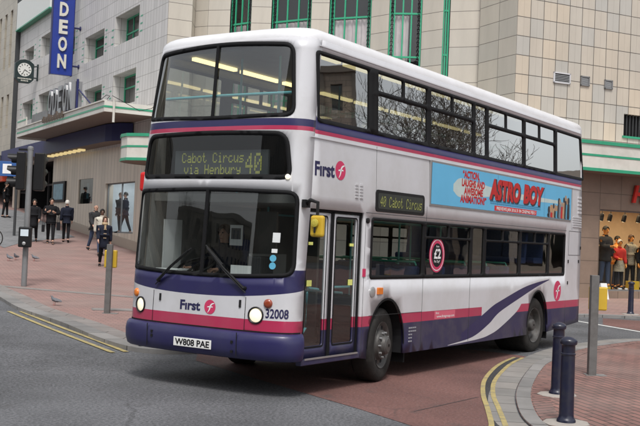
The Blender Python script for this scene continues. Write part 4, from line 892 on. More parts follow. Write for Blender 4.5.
b.build('grille', M['ink'], cin, weld=False)
# right-hand front
SHOP = (3.62, 9.2, .52, 3.22); VW = (4.5, 7.6, 5.72, 6.46)
wall('tiled_wall', RF, 0, 16, 4.6, 17, M['tileR'], cin, [VW], .25)
wall('shop_wall', RF, 0, 16, -.2, 4.6, M['shadet'], cin, [SHOP], .3)
b = MB(); fbar(b, RF, VW[0] - .05, VW[1] + .05, VW[2] - .07, VW[2], -.05, .05); b.build('window_sill', M['green'], cin)
b = MB()
for k in range(22): a = VW[0] + .05 + k * .14; fbar(b, RF, a, a + .035, VW[2], VW[3], -.12, -.08)
lw = b.build('louvre_window', M['darkgrey'], cin); b = MB(); b.poly([RF(*p, -.2) for p in ((VW[0], VW[2]), (VW[1], VW[2]), (VW[1], VW[3]), (VW[0], VW[3]))]); b.build('louvre_back', M['dark'], lw)
for a0, a1, z0, z1, n in ((1.49, 2.17, 7.19, 7.54, 5), (2.6, 2.96, 7.21, 7.53, 7), (3.6, 3.94, 7.21, 7.51, 7)):
    b = MB()
    for q in ((a0, a0 + .04, z0, z1), (a1 - .04, a1, z0, z1), (a0, a1, z0, z0 + .04), (a0, a1, z1 - .04, z1)): fbar(b, RF, *q, .002, .05)
    v = b.build('air_vent', M['white' if a0 < 2 else 'grey'], cin, weld=False); b = MB()
    for k in range(n): z = z0 + .05 + (z1 - z0 - .1) * k / n; b.prism([(a0 + .04, z), (a1 - .04, z), (a1 - .04, z + .02), (a0 + .04, z + .02)], lambda a, z, d: RF(a, z, d), .004, .03)
    b.build('vent_slats', M['alu'], v, weld=False); b = MB(); b.poly([RF(*p, .003) for p in ((a0, z0), (a1, z0), (a1, z1), (a0, z1))]); b.build('vent_back', M['darkgrey'], v)
# shop window and its lit interior
b = MB(); fbar(b, RF, SHOP[0], SHOP[0] + .05, SHOP[2], SHOP[3], -.2, -.14); fbar(b, RF, SHOP[0], SHOP[1], SHOP[2], SHOP[2] + .05, -.2, -.14); fbar(b, RF, SHOP[0], SHOP[1], SHOP[3] - .05, SHOP[3], -.2, -.14); fbar(b, RF, 6.35, 6.40, SHOP[2], SHOP[3], -.2, -.14)
sw = b.build('shop_window', M['grey'], cin, weld=False); b = MB(); b.poly([RF(*p, -.17) for p in ((SHOP[0], SHOP[2]), (SHOP[1], SHOP[2]), (SHOP[1], SHOP[3]), (SHOP[0], SHOP[3]))]); b.build('pane', M['sglass'], sw)
b = MB(); a0, a1, z0, z1 = 3.2, 9.6, .50, 3.5
for q in (((a0, z0, -2.6), (a1, z0, -2.6), (a1, z1, -2.6), (a0, z1, -2.6)), ((a0, z0, -.31), (a0, z0, -2.6), (a0, z1, -2.6), (a0, z1, -.31)), ((a1, z0, -.31), (a1, z0, -2.6), (a1, z1, -2.6), (a1, z1, -.31)), ((a0, z1, -.31), (a1, z1, -.31), (a1, z1, -2.6), (a0, z1, -2.6))): b.poly([RF(*p) for p in q], 0)
b.poly([RF(*p) for p in ((a0, z0, -.31), (a1, z0, -.31), (a1, z0, -2.6), (a0, z0, -2.6))], 1); b.build('window_display', [M['warm'], M['oak']], cin, weld=False)
for k, a in enumerate((3.85, 4.35, 4.72, 5.35, 6.0, 6.9, 7.8)):
    b = MB(); p = RF(a, 3.0, -.75); q = (RF(a, 2.0, -1.1) - p).normalized(); b.lathe([(.055, 0), (.075, .06), (.08, .24), (.074, .245)], Matrix.Translation(p - q * .12) @ q.to_track_quat('Z', 'Y').to_matrix().to_4x4(), 14); b.tube([p - q * .1, RF(a, 3.24, -.72)], .014, 6)
    sp = b.build('spotlight', M['blackp'], cin, 40); b = MB(); b.lathe([(.068, 0), (.06, .004)], Matrix.Translation(p + q * .125) @ q.to_track_quat('Z', 'Y').to_matrix().to_4x4(), 14); b.build('lamp_face', M['spot'], sp)
l = bpy.data.lights.new('shop_lamp', 'AREA'); l.energy = 70; l.color = (1, .74, .45); l.shape = 'RECTANGLE'; l.size = 4.5; l.size_y = .4; lo = bpy.data.objects.new('shop_lamp', l); col.objects.link(lo); lo.location = RF(6, 3.42, -.7); lo.rotation_euler = (0, 0, AR); lo['kind'] = 'structure'
l2 = bpy.data.lights.new('display_fill', 'AREA'); l2.energy = 30; l2.color = (.9, .96, 1); l2.shape = 'RECTANGLE'; l2.size = 3.2; l2.size_y = .4; lo2 = bpy.data.objects.new('display_fill', l2); col.objects.link(lo2); lo2.location = LF(4.7, 4.1, -.8); lo2.rotation_euler = (0, 0, AL); lo2['kind'] = 'structure'  # unseen area light added to brighten the cinema shop window
for a, d, h_, m in ((3.95, -.55, .32, 'ink'), (4.15, -.4, .14, 'yel'), (4.95, -.45, .10, 'stickw'), (5.5, -.5, .34, 'yel'), (6.6, -.6, .3, 'ink'), (5.2, -1.9, 1.1, 'darkgrey'), (6.5, -2.0, 1.3, 'khaki'), (4.3, -2.1, 1.0, 'ink')):
    b = MB(); fbar(b, RF, a, a + (.4 if h_ < .9 else .7), .505, .505 + h_, d - .25, d); b.build('display_block', M[m], cin, bevel=.015)
v, f = text('H&M', .55, .03, .06, None, .25); b = MB(); b.add([RF(5.75 + x * .95, 3.52 + y, .09 + z) for x, y, z in v], f); b.build('shop_lettering', M['redc'], cin, weld=False)
# striped canopy running round the corner and along the right-hand front
can = [LF(1.5, 0, .02), LF(1.25, 0, .75), LF(.75, 0, 1.28), LF(.1, 0, 1.5), LF(-.6, 0, 1.45)]
can = [(p.x, p.y) for p in can] + [(17.35, 17.3), (18.1, 14.5), (18.7, 11), (19.25, 8)] + [(p.x, p.y) for p in (RF(-.6, 0, .95), RF(1, 0, .95), RF(4, 0, .95), RF(8, 0, .95), RF(16, 0, .95))]
can = spline(can, 5); wl = [(p.x, p.y) for p in (LF(1.5, 0), LF(0, 0))] + BAY[1:15] + [(20.44, 5.88)] + [(p.x, p.y) for p in (RF(8, 0), RF(16, 0))]
def along(P, n):
    P = [Vector(p) for p in P]; d = [0]
    for i in range(len(P) - 1): d.append(d[-1] + (P[i + 1] - P[i]).length)
    return [(float(np.interp(t, d, [p.x for p in P])), float(np.interp(t, d, [p.y for p in P]))) for t in np.linspace(0, d[-1], n)]
wl = [(18.4, 18.9), (18.33, 18.72), (21.6, 12.5), (21.5, 7.6), (20.47, 5.84), tuple(RF(16, 0).xy)]
n = 60; ca, wa = along(can, n), along(wl, n); b = MB()
bands = [(4.36, 4.46, .03, 1), (4.46, 4.83, 0, 0), (4.83, 4.90, .012, 1), (4.90, 5.22, 0, 0), (5.22, 5.33, .04, 1)]
for z0, z1, d, m in bands:
    P = offset_line(ca, d)
    for i in range(n - 1): b.poly([(*P[i], z0), (*P[i + 1], z0), (*P[i + 1], z1), (*P[i], z1)], m); b.poly([(*P[i], z0), (*ca[i], z0), (*ca[i + 1], z0), (*P[i + 1], z0)], m); b.poly([(*P[i], z1), (*P[i + 1], z1), (*ca[i + 1], z1), (*ca[i], z1)], m)
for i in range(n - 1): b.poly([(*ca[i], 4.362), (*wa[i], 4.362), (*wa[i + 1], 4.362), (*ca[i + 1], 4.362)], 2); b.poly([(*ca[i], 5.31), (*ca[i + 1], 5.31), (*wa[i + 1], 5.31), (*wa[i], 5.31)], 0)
b.build('corner_canopy', [M['cream'], M['green'], M['soffit']], cin, weld=False)
# street-front canopy over the entrance
def CN(a, z, d=0): return LF(a, z, d)
b = MB(); A0, A1, OF = .35, 13.9, 2.15
fbar(b, LF, A0, A1, 6.12, 6.50, OF - .06, OF, 0); b.prism([(0, 6.12), (OF, 6.12), (OF, 6.50), (0, 6.50)], lambda q, z, d: LF(A0 + d, z, q), -.06, 0, 0); b.prism([(0, 6.05), (OF, 6.05), (OF, 6.50), (0, 6.50)], lambda q, z, d: LF(A1 + d, z, q), 0, .06, 0)
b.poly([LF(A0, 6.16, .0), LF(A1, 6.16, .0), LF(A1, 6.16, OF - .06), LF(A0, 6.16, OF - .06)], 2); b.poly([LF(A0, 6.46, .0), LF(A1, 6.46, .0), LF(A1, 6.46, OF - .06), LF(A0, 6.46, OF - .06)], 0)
fbar(b, LF, A0 - .01, A1, 6.27, 6.34, OF, OF + .012, 1); b.prism([(0, 6.27), (OF + .012, 6.27), (OF + .012, 6.34), (0, 6.34)], lambda q, z, d: LF(A0 + d, z, q), -.075, -.06, 1); fbar(b, LF, A0 - .06, A1, 6.50, 6.55, OF - .1, OF + .05, 0)
fbar(b, LF, 12.2, 13.9, 6.55, 6.95, OF - .06, OF, 0); fbar(b, LF, 12.2, 13.9, 6.80, 6.86, OF, OF + .012, 1); fbar(b, LF, 9.6, 12.2, 6.55, 7.05, .3, OF - .25, 3)
b.build('entrance_canopy', [M['cream'], M['green'], M['soffit'], M['grey']], cin, weld=False)
b = MB(); b.tube([LF(A0 - .09, 6.62, OF - .35), LF(A0 - .09, 5.75, OF - .35)], .045, 8); b.build('drain_pipe', M['cream'], cin, 40)
b = MB(); P = [LF(.2, 6.7, 1.9), LF(-.1, 6.45, 1.5), LF(-.2, 6.2, 1.0), LF(-.1, 6.35, .5), LF(0, 6.8, .06)]; b.tube([Vector(p) for p in P], .012, 5); b.tube([LF(1.2, 6.56, 2.1), LF(.9, 6.8, 1.9), LF(.5, 6.72, 1.9), LF(.3, 6.5, 2.1)], .012, 5); b.build('loose_cable', M['ink'], cin, 60)
# ground floor: blue fascia, soffit lamps, panelled wall with cases and shop window
DOOR2 = (15.2, 23.6, 0, 5.3); CASE = (8.35, 10.6, 3.0, 4.12); POST = (12.6, 14.8, 3.12, 4.12); SW2 = (2.8, 6.55, 1.75, 3.82)
wall('panelled_wall', LF, 0, 23.9, -.2, 5.3, M['shopw'], cin, [DOOR2, CASE, SW2], .35)
b = MB(); fbar(b, LF, 0, 23.9, 0, 1.0, .0, .04) if False else None
for k in range(14): b.prism([(.2 + k * 1.7, 0), (.2 + (k + 1) * 1.7, 0), (.2 + (k + 1) * 1.7, gz(*LF((k + 1) * 1.7, 0).xy) + .45), (.2 + k * 1.7, gz(*LF(k * 1.7, 0).xy) + .45)], LF, .0, .06) if k < 9 else None
b.build('wall_plinth', M['shopw'], cin, weld=False)
b = MB(); P = [LF(3.2, 0, .05), LF(3.6, 0, .55), LF(4.6, 0, .75), LF(7, 0, .75), LF(14, 0, .75), LF(23.9, 0, .75)]; P = along([(p.x, p.y) for p in P], 40)
for i in range(39): b.poly([(*P[i], 5.42), (*P[i + 1], 5.42), (*P[i + 1], 6.12), (*P[i], 6.12)]); 
pw = [tuple(LF(3.2 + 20.7 * k / 39, 0).xy) for k in range(40)]
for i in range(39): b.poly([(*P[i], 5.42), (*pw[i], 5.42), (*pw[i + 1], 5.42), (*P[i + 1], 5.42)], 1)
b.build('blue_fascia', [M['blueF'], M['soffit']], cin, weld=False)
for k in range(8):
    a = 9.0 + k * .75; b = MB(); fbar(b, LF, a, a + .28, 5.33, 5.415, .22, .5); b.build('soffit_lamp', M['soffl'], cin)
b = MB(); fbar(b, LF, CASE[0], CASE[1], CASE[2], CASE[3], -.30, -.25); dc = b.build('display_case', M['ink'], cin); b = MB()
for a, m in ((8.5, 0), (9.1, 1), (9.75, 0), (10.2, 1)): fbar(b, LF, a, a + .35, 3.25, 3.95, -.25, -.24, m)
b.build('case_posters', [M['screen'], M['addk']], dc); b = MB(); b.poly([LF(*p, -.05) for p in ((CASE[0], CASE[2]), (CASE[1], CASE[2]), (CASE[1], CASE[3]), (CASE[0], CASE[3]))]); b.build('pane', M['wglass'], dc)
b = MB(); fbar(b, LF, *POST, 0, .1); pc = b.build('poster_frame', M['ink'], cin, bevel=.01); b = MB(); fbar(b, LF, POST[0] + .25, POST[1] - .25, POST[2] + .12, POST[3] - .12, .1, .108); b.build('lit_poster', M['screen'], pc)
b = MB()
for q in ((SW2[0], SW2[0] + .05, SW2[2], SW2[3]), (SW2[1] - .05, SW2[1], SW2[2], SW2[3]), (SW2[0] + .05, SW2[1] - .05, SW2[2], SW2[2] + .06), (SW2[0] + .05, SW2[1] - .05, SW2[3] - .05, SW2[3]), (4.65, 4.69, SW2[2] + .06, SW2[3] - .05)): fbar(b, LF, *q, -.16, -.1)
sw = b.build('shop_window', M['grey'], cin, weld=False); b = MB(); b.poly([LF(*p, -.13) for p in ((SW2[0], SW2[2]), (SW2[1], SW2[2]), (SW2[1], SW2[3]), (SW2[0], SW2[3]))]); b.build('pane', M['dispg'], sw)
b = MB()
for q in (((2.6, 1.7, -2.2), (6.8, 1.7, -2.2), (6.8, 4.2, -2.2), (2.6, 4.2, -2.2)), ((2.6, 1.7, -.36), (2.6, 1.7, -2.2), (2.6, 4.2, -2.2), (2.6, 4.2, -.36)), ((6.8, 1.7, -.36), (6.8, 1.7, -2.2), (6.8, 4.2, -2.2), (6.8, 4.2, -.36)), ((2.6, 1.7, -.36), (6.8, 1.7, -.36), (6.8, 1.7, -2.2), (2.6, 1.7, -2.2)), ((2.6, 4.2, -.36), (6.8, 4.2, -.36), (6.8, 4.2, -2.2), (2.6, 4.2, -2.2))): b.poly([LF(*p) for p in q], 0)
b.build('window_display', mat('glowing shop interior', (.42, .45, .46), .7, var=.5, sc=2, emit=(.8, .9, 1), es=.10), cin, weld=False)  # walls glow faintly, standing in for the room's lighting
b = MB()
for q in (((15, 0, -5), (23.8, 0, -5), (23.8, 5.4, -5), (15, 5.4, -5)), ((15, 0, -.36), (15, 0, -5), (15, 5.4, -5), (15, 5.4, -.36)), ((23.8, 0, -.36), (23.8, 0, -5), (23.8, 5.4, -5), (23.8, 5.4, -.36)), ((15, 5.4, -.36), (23.8, 5.4, -.36), (23.8, 5.4, -5), (15, 5.4, -5))): b.poly([LF(*p) for p in q])
b.build('entrance_hall', M['dark'], cin, weld=False)
b = MB()
for a in (16.6, 18.1, 19.6, 21.1): fbar(b, LF, a, a + .1, 2.0, 5.0, -1.4, -1.3)
fbar(b, LF, 15.2, 22.5, 4.2, 4.3, -1.4, -1.3); b.build('entrance_doors', M['darkgrey'], cin, weld=False)
b = MB(); rf = [tuple(LF(23.9, 0).xy), (18.33, 18.72)] + BAY[1:] + [tuple(RF(16, 0).xy), tuple(RF(16, 0, -14).xy), tuple(LF(23.9, 0, -14).xy)]; b.poly([(x, y, 17.0) for x, y in rf]); b.build('flat_roof', M['darkgrey'], cin)

# vertical blade sign, standing letters, clock: separate things fixed to the cinema front
sg = thing('blade_sign', 'tall blue projecting sign with cream letters spelling a cinema name downwards', 'sign', tuple(LF(11.5, 9, .9)))
b = MB(); fbar(b, lambda q, z, d: LF(11.5 + d, z, q), .34, 1.36, 8.97, 15.2, -.12, .12); sb = b.build('sign_box', M['blueS'], sg, bevel=.015)
b = MB(); fbar(b, lambda q, z, d: LF(11.5 + d, z, q), .33, .36, 8.96, 15.21, -.13, .13); fbar(b, lambda q, z, d: LF(11.5 + d, z, q), 1.34, 1.37, 8.96, 15.21, -.13, .13); b.build('sign_edge', M['blueF'], sg, weld=False)
for ch, zc in (('N', 9.60), ('O', 10.40), ('E', 11.20), ('D', 12.02), ('O', 12.84)):
    v, f = text(ch, .60, .035, .09, .40); b = MB(); b.add([LF(11.37 - z - .0, zc - .30 + y, .86 - x) for x, y, z in v], f); b.build('letter', M['letter'], sg, weld=False)
for z in (9.45, 11.25, 13.2):
    b = MB(); b.tube([LF(11.5, z, .35), LF(11.5, z, 0)], .045, 8); b.lathe([(.11, 0), (.11, .04)], Matrix.Translation(LF(11.5, z, .0)) @ NL.to_track_quat('Z', 'Y').to_matrix().to_4x4(), 12); b.build('sign_bracket', M['blueF'], sg, 40)
st = thing('standing_letters', 'row of tall polished metal letters standing on the cinema canopy', 'sign', tuple(LF(7.6, 6.55, 1.6)))
for k, ch in enumerate('ODEON'):
    v, f = text(ch, 1.12, .02, .30, .58); b = MB(); b.add([LF(9.3 - k * .80 - x, 6.78 + y, 1.62 + z) for x, y, z in v], f); b.build('letter', M['chrome'], st, weld=False)
b = MB(); fbar(b, LF, 5.6, 9.8, 6.56, 6.76, 1.5, 1.74); b.build('letter_rail', M['blueF'], st)
b = MB(); b.tube([LF(5.75, 8.0, 1.62), LF(5.75, 6.6, 1.62)], .05, 8); b.tube([LF(5.72, 7.6, 1.6), LF(5.1, 6.62, .9)], .03, 8); b.build('stay', M['blueF'], st, 40)
fl_ = thing('fascia_lettering', 'small brown metal letters along the edge of the cinema canopy', 'sign', tuple(LF(7, 6.5, 2.2)))
for k in range(8):
    a = 8.6 - k * .42; b = MB(); hgt = (.26, .2, .3, .22, .18, .3, .2, .24)[k]
    fbar(b, LF, a, a + .07, 6.38, 6.38 + hgt, 2.18, 2.26); fbar(b, LF, a + .07, a + .22, 6.38, 6.44, 2.19, 2.25); fbar(b, LF, a + .15, a + .22, 6.44, 6.38 + hgt * .7, 2.18, 2.26); b.build('letter', M['bronze'], fl_, weld=False)
ck = thing('street_clock', 'dark green double sided clock with a white dial bracketed off the cinema wall', 'clock', tuple(LF(19.3, 9.6, .75)))
CF = lambda q, z, d=0: LF(19.3 + d, z, q)
shape = quadr([(.25, 9.72), (.45, 9.52), (1.05, 9.52), (1.25, 9.72), (1.25, 10.55), (1.02, 10.72), (.75, 10.78), (.48, 10.72), (.25, 10.55)], .05, 3)
b = MB(); b.prism(shape, CF, -.14, .14); b.build('clock_case', M['clockc'], ck, bevel=.01)
cq, cz = .75, 10.22; b = MB()
for d in (-1, 1): b.poly([CF(cq + .36 * math.cos(k * math.pi / 20), cz + .36 * math.sin(k * math.pi / 20), d * .143) for k in range(40)])
dl = b.build('clock_dial', M['clockf'], ck); b = MB()
def hand(a, l, wd, d, l0=0):
    c, s = math.cos(a), math.sin(a); b.poly([CF(cq + c * r_ - s * o, cz + s * r_ + c * o, d) for r_, o in ((l0, -wd), (l, -wd * .7), (l, wd * .7), (l0, wd))])
for k in range(12): hand(R(30 * k), .325, .022, -.147, .235)
# the face towards the camera is mirrored: clockwise runs towards larger q
hand(R(180 + 30), .19, .022, -.149); hand(R(270 + 25), .27, .016, -.151); b.build('clock_hands', M['ink'], dl, weld=False)
b = MB()
for z, x0, x1 in ((9.74, .38, 1.12), (9.63, .55, .95)):
    n = 9 if z > 9.7 else 5
    for k in range(n): a = x0 + (x1 - x0) * k / n; fbar(b, CF, a, a + (x1 - x0) / n * .65, z - .03, z + .035, -.146, -.141)
b.build('clock_lettering', M['letter'], ck, weld=False)
b = MB(); b.tube([CF(.25, 10.45), CF(0, 10.5)], .035, 8); b.tube([CF(.25, 9.85), CF(0, 9.85)], .035, 8); b.bar(CF(.03, 10.6), CF(.03, 9.7), .08, .06); b.build('clock_bracket', M['clockc'], ck, 40)

# stone building further up the street
off = thing('stone_office_building', 'buff stone building with narrow slit windows up the street beyond the cinema', 'building', tuple(LF(34, 3, 0)))
slits = [(25 + k * 1.5, 25.6 + k * 1.5, z0, z1) for k in range(22) for z0, z1 in ((7.6, 9.6), (11.2, 14.6), (16, 19))]
OFm = lambda a, z, d=0: LF(a, z, d + .25)
wall('stone_wall', OFm, 24.0, 58, 5.6, 24, M['stoneL'], off, slits, .35)
for i in range(0, 22):
    b = MB()
    for z0, z1 in ((7.6, 9.6), (11.2, 14.6), (16, 19)): b.poly([OFm(*p, -.33) for p in ((25 + i * 1.5, z0), (25.6 + i * 1.5, z0), (25.6 + i * 1.5, z1), (25 + i * 1.5, z1))])
    b.build('window', M['wglass'], off); 
b = MB(); b.poly([OFm(*p, -1) for p in ((24, 5.6), (58, 5.6), (58, 24), (24, 24))]); b.build('dark_room', M['dark'], off)
b = MB(); b.poly([OFm(*p, -2.5) for p in ((24, 0), (58, 0), (58, 5.6), (24, 5.6))]); b.poly([OFm(24, 5.6, -2.5), OFm(58, 5.6, -2.5), OFm(58, 5.6), OFm(24, 5.6)]); b.build('shop_front', M['dark'], off)
b = MB(); fbar(b, OFm, 24.0, 58, 5.2, 5.9, .0, .6); b.build('ledge', M['darkgrey'], off)
b = MB(); fbar(b, OFm, 24.3, 31, 4.45, 5.0, .02, .3); b.build('shop_fascia', M['redsign'], off)
b = MB(); b.poly([(x, y, 24) for x, y in [tuple(OFm(a, 0, d).xy) for a, d in ((24, 0), (58, 0), (58, -14), (24, -14))]]); b.poly([OFm(24, 5.6), OFm(24, 24), OFm(24, 24, -14), OFm(24, 5.6, -14)]); b.build('flat_roof', M['darkgrey'], off)
# street closed off far up the hill, and the houses across the street (seen mirrored in the glass)
def block(name, label, p, q, h, m, floors, bay, zb=0, depth=12):
    t = thing(name, label, 'building', (p[0], p[1], gz(*p))); fm = seg_f(p, q); l = (Vector(q) - Vector(p)).length; fh = (h - 4.2) / floors; n = int(l / bay); zb = min(gz(*p), gz(*q))
    H = [(bay * (k + .3), bay * (k + .72), zb + 4.6 + fh * j, zb + 4.6 + fh * j + fh * .62) for k in range(n) for j in range(floors)] + [(bay * (k + .12), bay * (k + .9), zb + .5, zb + 3.3) for k in range(n)]
    wall('front_wall', fm, 0, l, zb - .3, zb + h, m, t, H, .3)
    for k in range(n):
        b = MB()
        for h_ in H:
            if k * bay < h_[0] < (k + 1) * bay: b.poly([fm(*c, -.28) for c in ((h_[0], h_[2]), (h_[1], h_[2]), (h_[1], h_[3]), (h_[0], h_[3]))])
        b.build('windows', M['wglass'], t)
    b = MB(); b.poly([fm(*c, -1.2) for c in ((0, zb), (l, zb), (l, zb + h), (0, zb + h))]); b.build('dark_room', M['dark'], t)
    b = MB()
    fbar(b, fm, -.2, l + .2, zb + h, zb + h + .5, -.4, .35); fbar(b, fm, 0, l, zb + 3.7, zb + 4.1, 0, .18)
    for k in range(n + 1): fbar(b, fm, bay * k - .14, bay * k + .14, zb + 4.1, zb + h, .0, .16)
    b.build('cornice', m, t, weld=False)
    b = MB(); b.poly([fm(0, zb, 0), fm(0, zb, -depth), fm(0, zb + h, -depth), fm(0, zb + h, 0)]); b.poly([fm(l, zb, 0), fm(l, zb, -depth), fm(l, zb + h, -depth), fm(l, zb + h, 0)]); b.poly([fm(0, zb + h, 0), fm(l, zb + h, 0), fm(l, zb + h, -depth), fm(0, zb + h, -depth)]); b.poly([fm(0, zb, -depth), fm(l, zb, -depth), fm(l, zb + h, -depth), fm(0, zb + h, -depth)]); b.build('side_wall', m, t, weld=False)
    return t
block('office_building', 'dark stone building with close rows of windows mirrored at the right of the windscreen', (-30, -26), (-22, -1), 17, M['dstone'], 4, 1.9)
block('office_building', 'tall dark brick building mirrored beside the sky in the windscreen', (-38, 1), (-46, 20), 16, M['dstone'], 4, 2.2)
block('office_building', 'buff stone terrace mirrored in the left half of the windscreen', (-34, 46), (-9, 33), 12, M['stoneL'], 3, 2.4)
block('office_building', 'buff building across the street mirrored low in the windscreen', (-7, 38), (14, 79), 14, M['stoneL'], 4, 2.4)

# ================================================================== street furniture
def base(x, y, dz=.068): return (x, y, gz(x, y) + dz)
LATZ = math.atan2(cr.y, cr.x)
bo = thing('bollard', 'nearest navy cast iron bollard with a round cap on the corner of the island', 'bollard', base(1.09, -2.86, .022), 0, 'navy bollards', local=True)
b = MB(); b.lathe([(.098, 0), (.098, .03), (.09, .045), (.080, .06), (.076, .09), (.070, .70), (.076, .706), (.077, .718), (.070, .724), (.068, .80), (.071, .806), (.084, .812), (.088, .83), (.088, .85), (.084, .858), (.07, .872), (.045, .885), (.02, .892), (.004, .894)], None, 28); b.build('shaft', M['bollard'], bo, 38)
b = MB(); b.lathe([(.24, -.02), (.235, .006), (.2, .012), (.05, .014)], Matrix.Scale(1.2, 4, (1, 0, 0)), 9); b.build('mortar_pad', M['concrete'], bo, 40)
for (x, y, dz), lb in (((2.97, -2.08, .022), 'navy cast iron bollard standing just behind the nearest one by the kerb'), ((18.2, 1.39, .070), 'distant navy bollard on the pavement in front of the shop window')):
    c = copy_tree(bo); c.location = base(x, y, dz); c['label'] = lb
def button_post(label, x, y, dz, h, lat, zc, bw, bh, col_='yel'):
    t = thing('push_button_post', label, 'post', base(x, y, dz), LATZ, 'square steel posts with yellow crossing boxes', local=True)
    b = MB(); b.box((0, 0, h / 2 - .1), (.112, .112, h + .2)); b.build('post', M['gpost'], t, bevel=.006)
    b = MB(); b.box((lat, .125, zc), (bw, .12, bh)); bx = b.build('button_box', M[col_], t, bevel=.02); b = MB(); b.box((lat, .19, zc + .06), (bw * .7, .02, bh * .4)); b.lathe([(.035, 0), (.035, .03), (.004, .034)], Matrix.Translation((lat, .185, zc - .1)) @ Matrix.Rotation(R(-90), 4, 'X'), 12); b.build('button_panel', M['blackp'], bx)
    b = MB(); b.box((0.06, 0.03, -.0), (.3, .2, .014)); b.build('base_plate', M['granite'], t); return t
button_post('grey square post with yellow push button box behind the two pigeons and the near kerb on the left'.replace('behind the two pigeons and the near kerb on the left', 'beside the front of the bus'), 5.57, 8.29, .068, 1.40, .0, 1.10, .25, .36)
button_post('grey square post with yellow push button box on the brick corner island', 5.25, -1.77, .022, 1.44, .09, 1.10, .25, .34)
tl = thing('traffic_light', 'tall grey pole carrying black traffic light heads and a black push button box', 'traffic light', base(8.22, 13.95), LATZ, local=True)
b = MB(); b.tube([(0, 0, -.1), (0, 0, 3.52)], .072, 16); b.lathe([(.078, 3.5), (.078, 3.56), (.05, 3.59), (.004, 3.6)], None, 16); b.build('pole', M['grey'], tl, 40)
b = MB(); b.box((.02, -.16, 1.26), (.32, .16, .52)); pb = b.build('button_box', M['blackp'], tl, bevel=.03); b = MB(); b.box((.02, -.245, 1.37), (.2, .012, .17)); b.build('display_panel', mat('pale display', (.5, .56, .6), .3, emit=(.7, .8, .9), es=.12), pb); b = MB(); b.lathe([(.045, 0), (.045, .02), (.004, .03)], Matrix.Translation((.02, -.24, 1.1)) @ Matrix.Rotation(R(90), 4, 'X'), 14); b.build('button', M['alu'], pb)
def head(nm, c, rz, board, wd=.30):
    T = Matrix.Translation(c) @ Matrix.Rotation(rz, 4, 'Z'); b = MB(); b.box(None, (.22, wd, .98), mtx=T); h = b.build(nm, M['blackp'], tl, bevel=.03)
    for k in range(3):
        z = .31 - k * .31; b = MB(); n = 14
        P = [(.125 * math.cos(a), .125 * math.sin(a)) for a in [R(-60 + 300 * q / n) for q in range(n + 1)]]
        for q in range(n):
            pts = [T @ Vector((x, y_, z + z_)) for (y_, z_), x in ((P[q], -.11), (P[q + 1], -.11), (P[q + 1], -.34 + (.1 if P[q + 1][1] < 0 else 0)), (P[q], -.34 + (.1 if P[q][1] < 0 else 0)))]; b.poly(pts)
        b.build('hood', M['blackp'], h, 60); b = MB(); b.lathe([(.105, 0), (.09, .02), (.004, .035)], T @ Matrix.Translation((-.105, 0, z)) @ Matrix.Rotation(R(-90), 4, 'Y'), 16); b.build('lens', mat('dark lens', (.06, .02, .015), .2), h, 50)
    if board: b = MB(); b.box(None, (.02, .55, 1.2), mtx=T @ Matrix.Translation((.0, 0, 0))); b.build('backing_board', M['ink'], h)
head('signal_head', (-.22, .02, 2.95), R(8), False); head('signal_head', (.22, .14, 2.95), R(-90), False, .26)
for x, z in ((-.3, 3.5), (-.2, 2.4)): b = MB(); b.bar((x, 0, z), (0, 0, z), .05, .05); b.build('head_bracket', M['blackp'], tl)
sp = thing('sign_post', 'thin dark post with a small blue and white sign near the cinema entrance', 'sign', base(18.41, 26.72), LATZ, local=True)
b = MB(); b.tube([(0, 0, -.1), (0, 0, 3.1)], .055, 10); b.build('pole', M['darkgrey'], sp); b = MB(); b.box((-.42, 0, 2.75), (.75, .03, .62)); s_ = b.build('sign_panel', M['bluesign'], sp, bevel=.01); b = MB(); b.box((-.42, -.02, 2.75), (.36, .012, .4)); b.build('sign_symbol', M['textw'], s_)
ab = thing('a_board', 'small white folding board leaning by the shop wall', 'sign board', tuple(RF(3.55, gz(*RF(3.55, 0, .35).xy) + .068, .35)), AR, local=True)
b = MB(); b.prism([(-.15, 0), (-.12, 0), (.02, .52), (-.02, .52)], lambda y, z, d: (d, y, z), -.13, .13); b.prism([(.15, 0), (.12, 0), (-.02, .51), (.02, .51)], lambda y, z, d: (d, y, z), -.13, .13); b.build('board', M['stickw'], ab)
bi = thing('bicycle', 'dark bicycle parked on the brick paving, its front wheel just in view', 'bicycle', base(14.6, 23.23), LATZ, local=True)
for x in (0, -1.02):
    b = MB(); P = [(x + .33 * math.cos(k * math.pi / 16), 0, .34 + .33 * math.sin(k * math.pi / 16)) for k in range(33)]; b.tube(P, .02, 8, cap=False); wh = b.build('wheel', M['tyre'], bi, 60)
    b = MB()
    for k in range(14): a = k * math.pi / 7; b.tube([(x, 0, .34), (x + .31 * math.cos(a), 0, .34 + .31 * math.sin(a))], .002, 4)
    b.build('spokes', M['alu'], wh)
b = MB()
for p, q in (((0, 0, .34), (-.16, 0, .92)), ((-.16, 0, .84), (-.62, 0, .78)), ((-.14, 0, .74), (-.57, 0, .32)), ((-.57, 0, .32), (-.66, 0, .92)), ((-.57, 0, .32), (-1.02, 0, .34)), ((-1.02, 0, .34), (-.63, 0, .78))): b.tube([p, q], .018, 8)
b.build('frame', M['black'], bi); b = MB(); b.tube([(-.1, -.27, 1.0), (-.18, -.1, 1.03), (-.18, .1, 1.03), (-.1, .27, 1.0)], .014, 8); b.build('handlebar', M['alu'], bi); b = MB(); b.box((-.68, 0, .94), (.26, .14, .05)); b.build('saddle', M['black'], bi, bevel=.02)

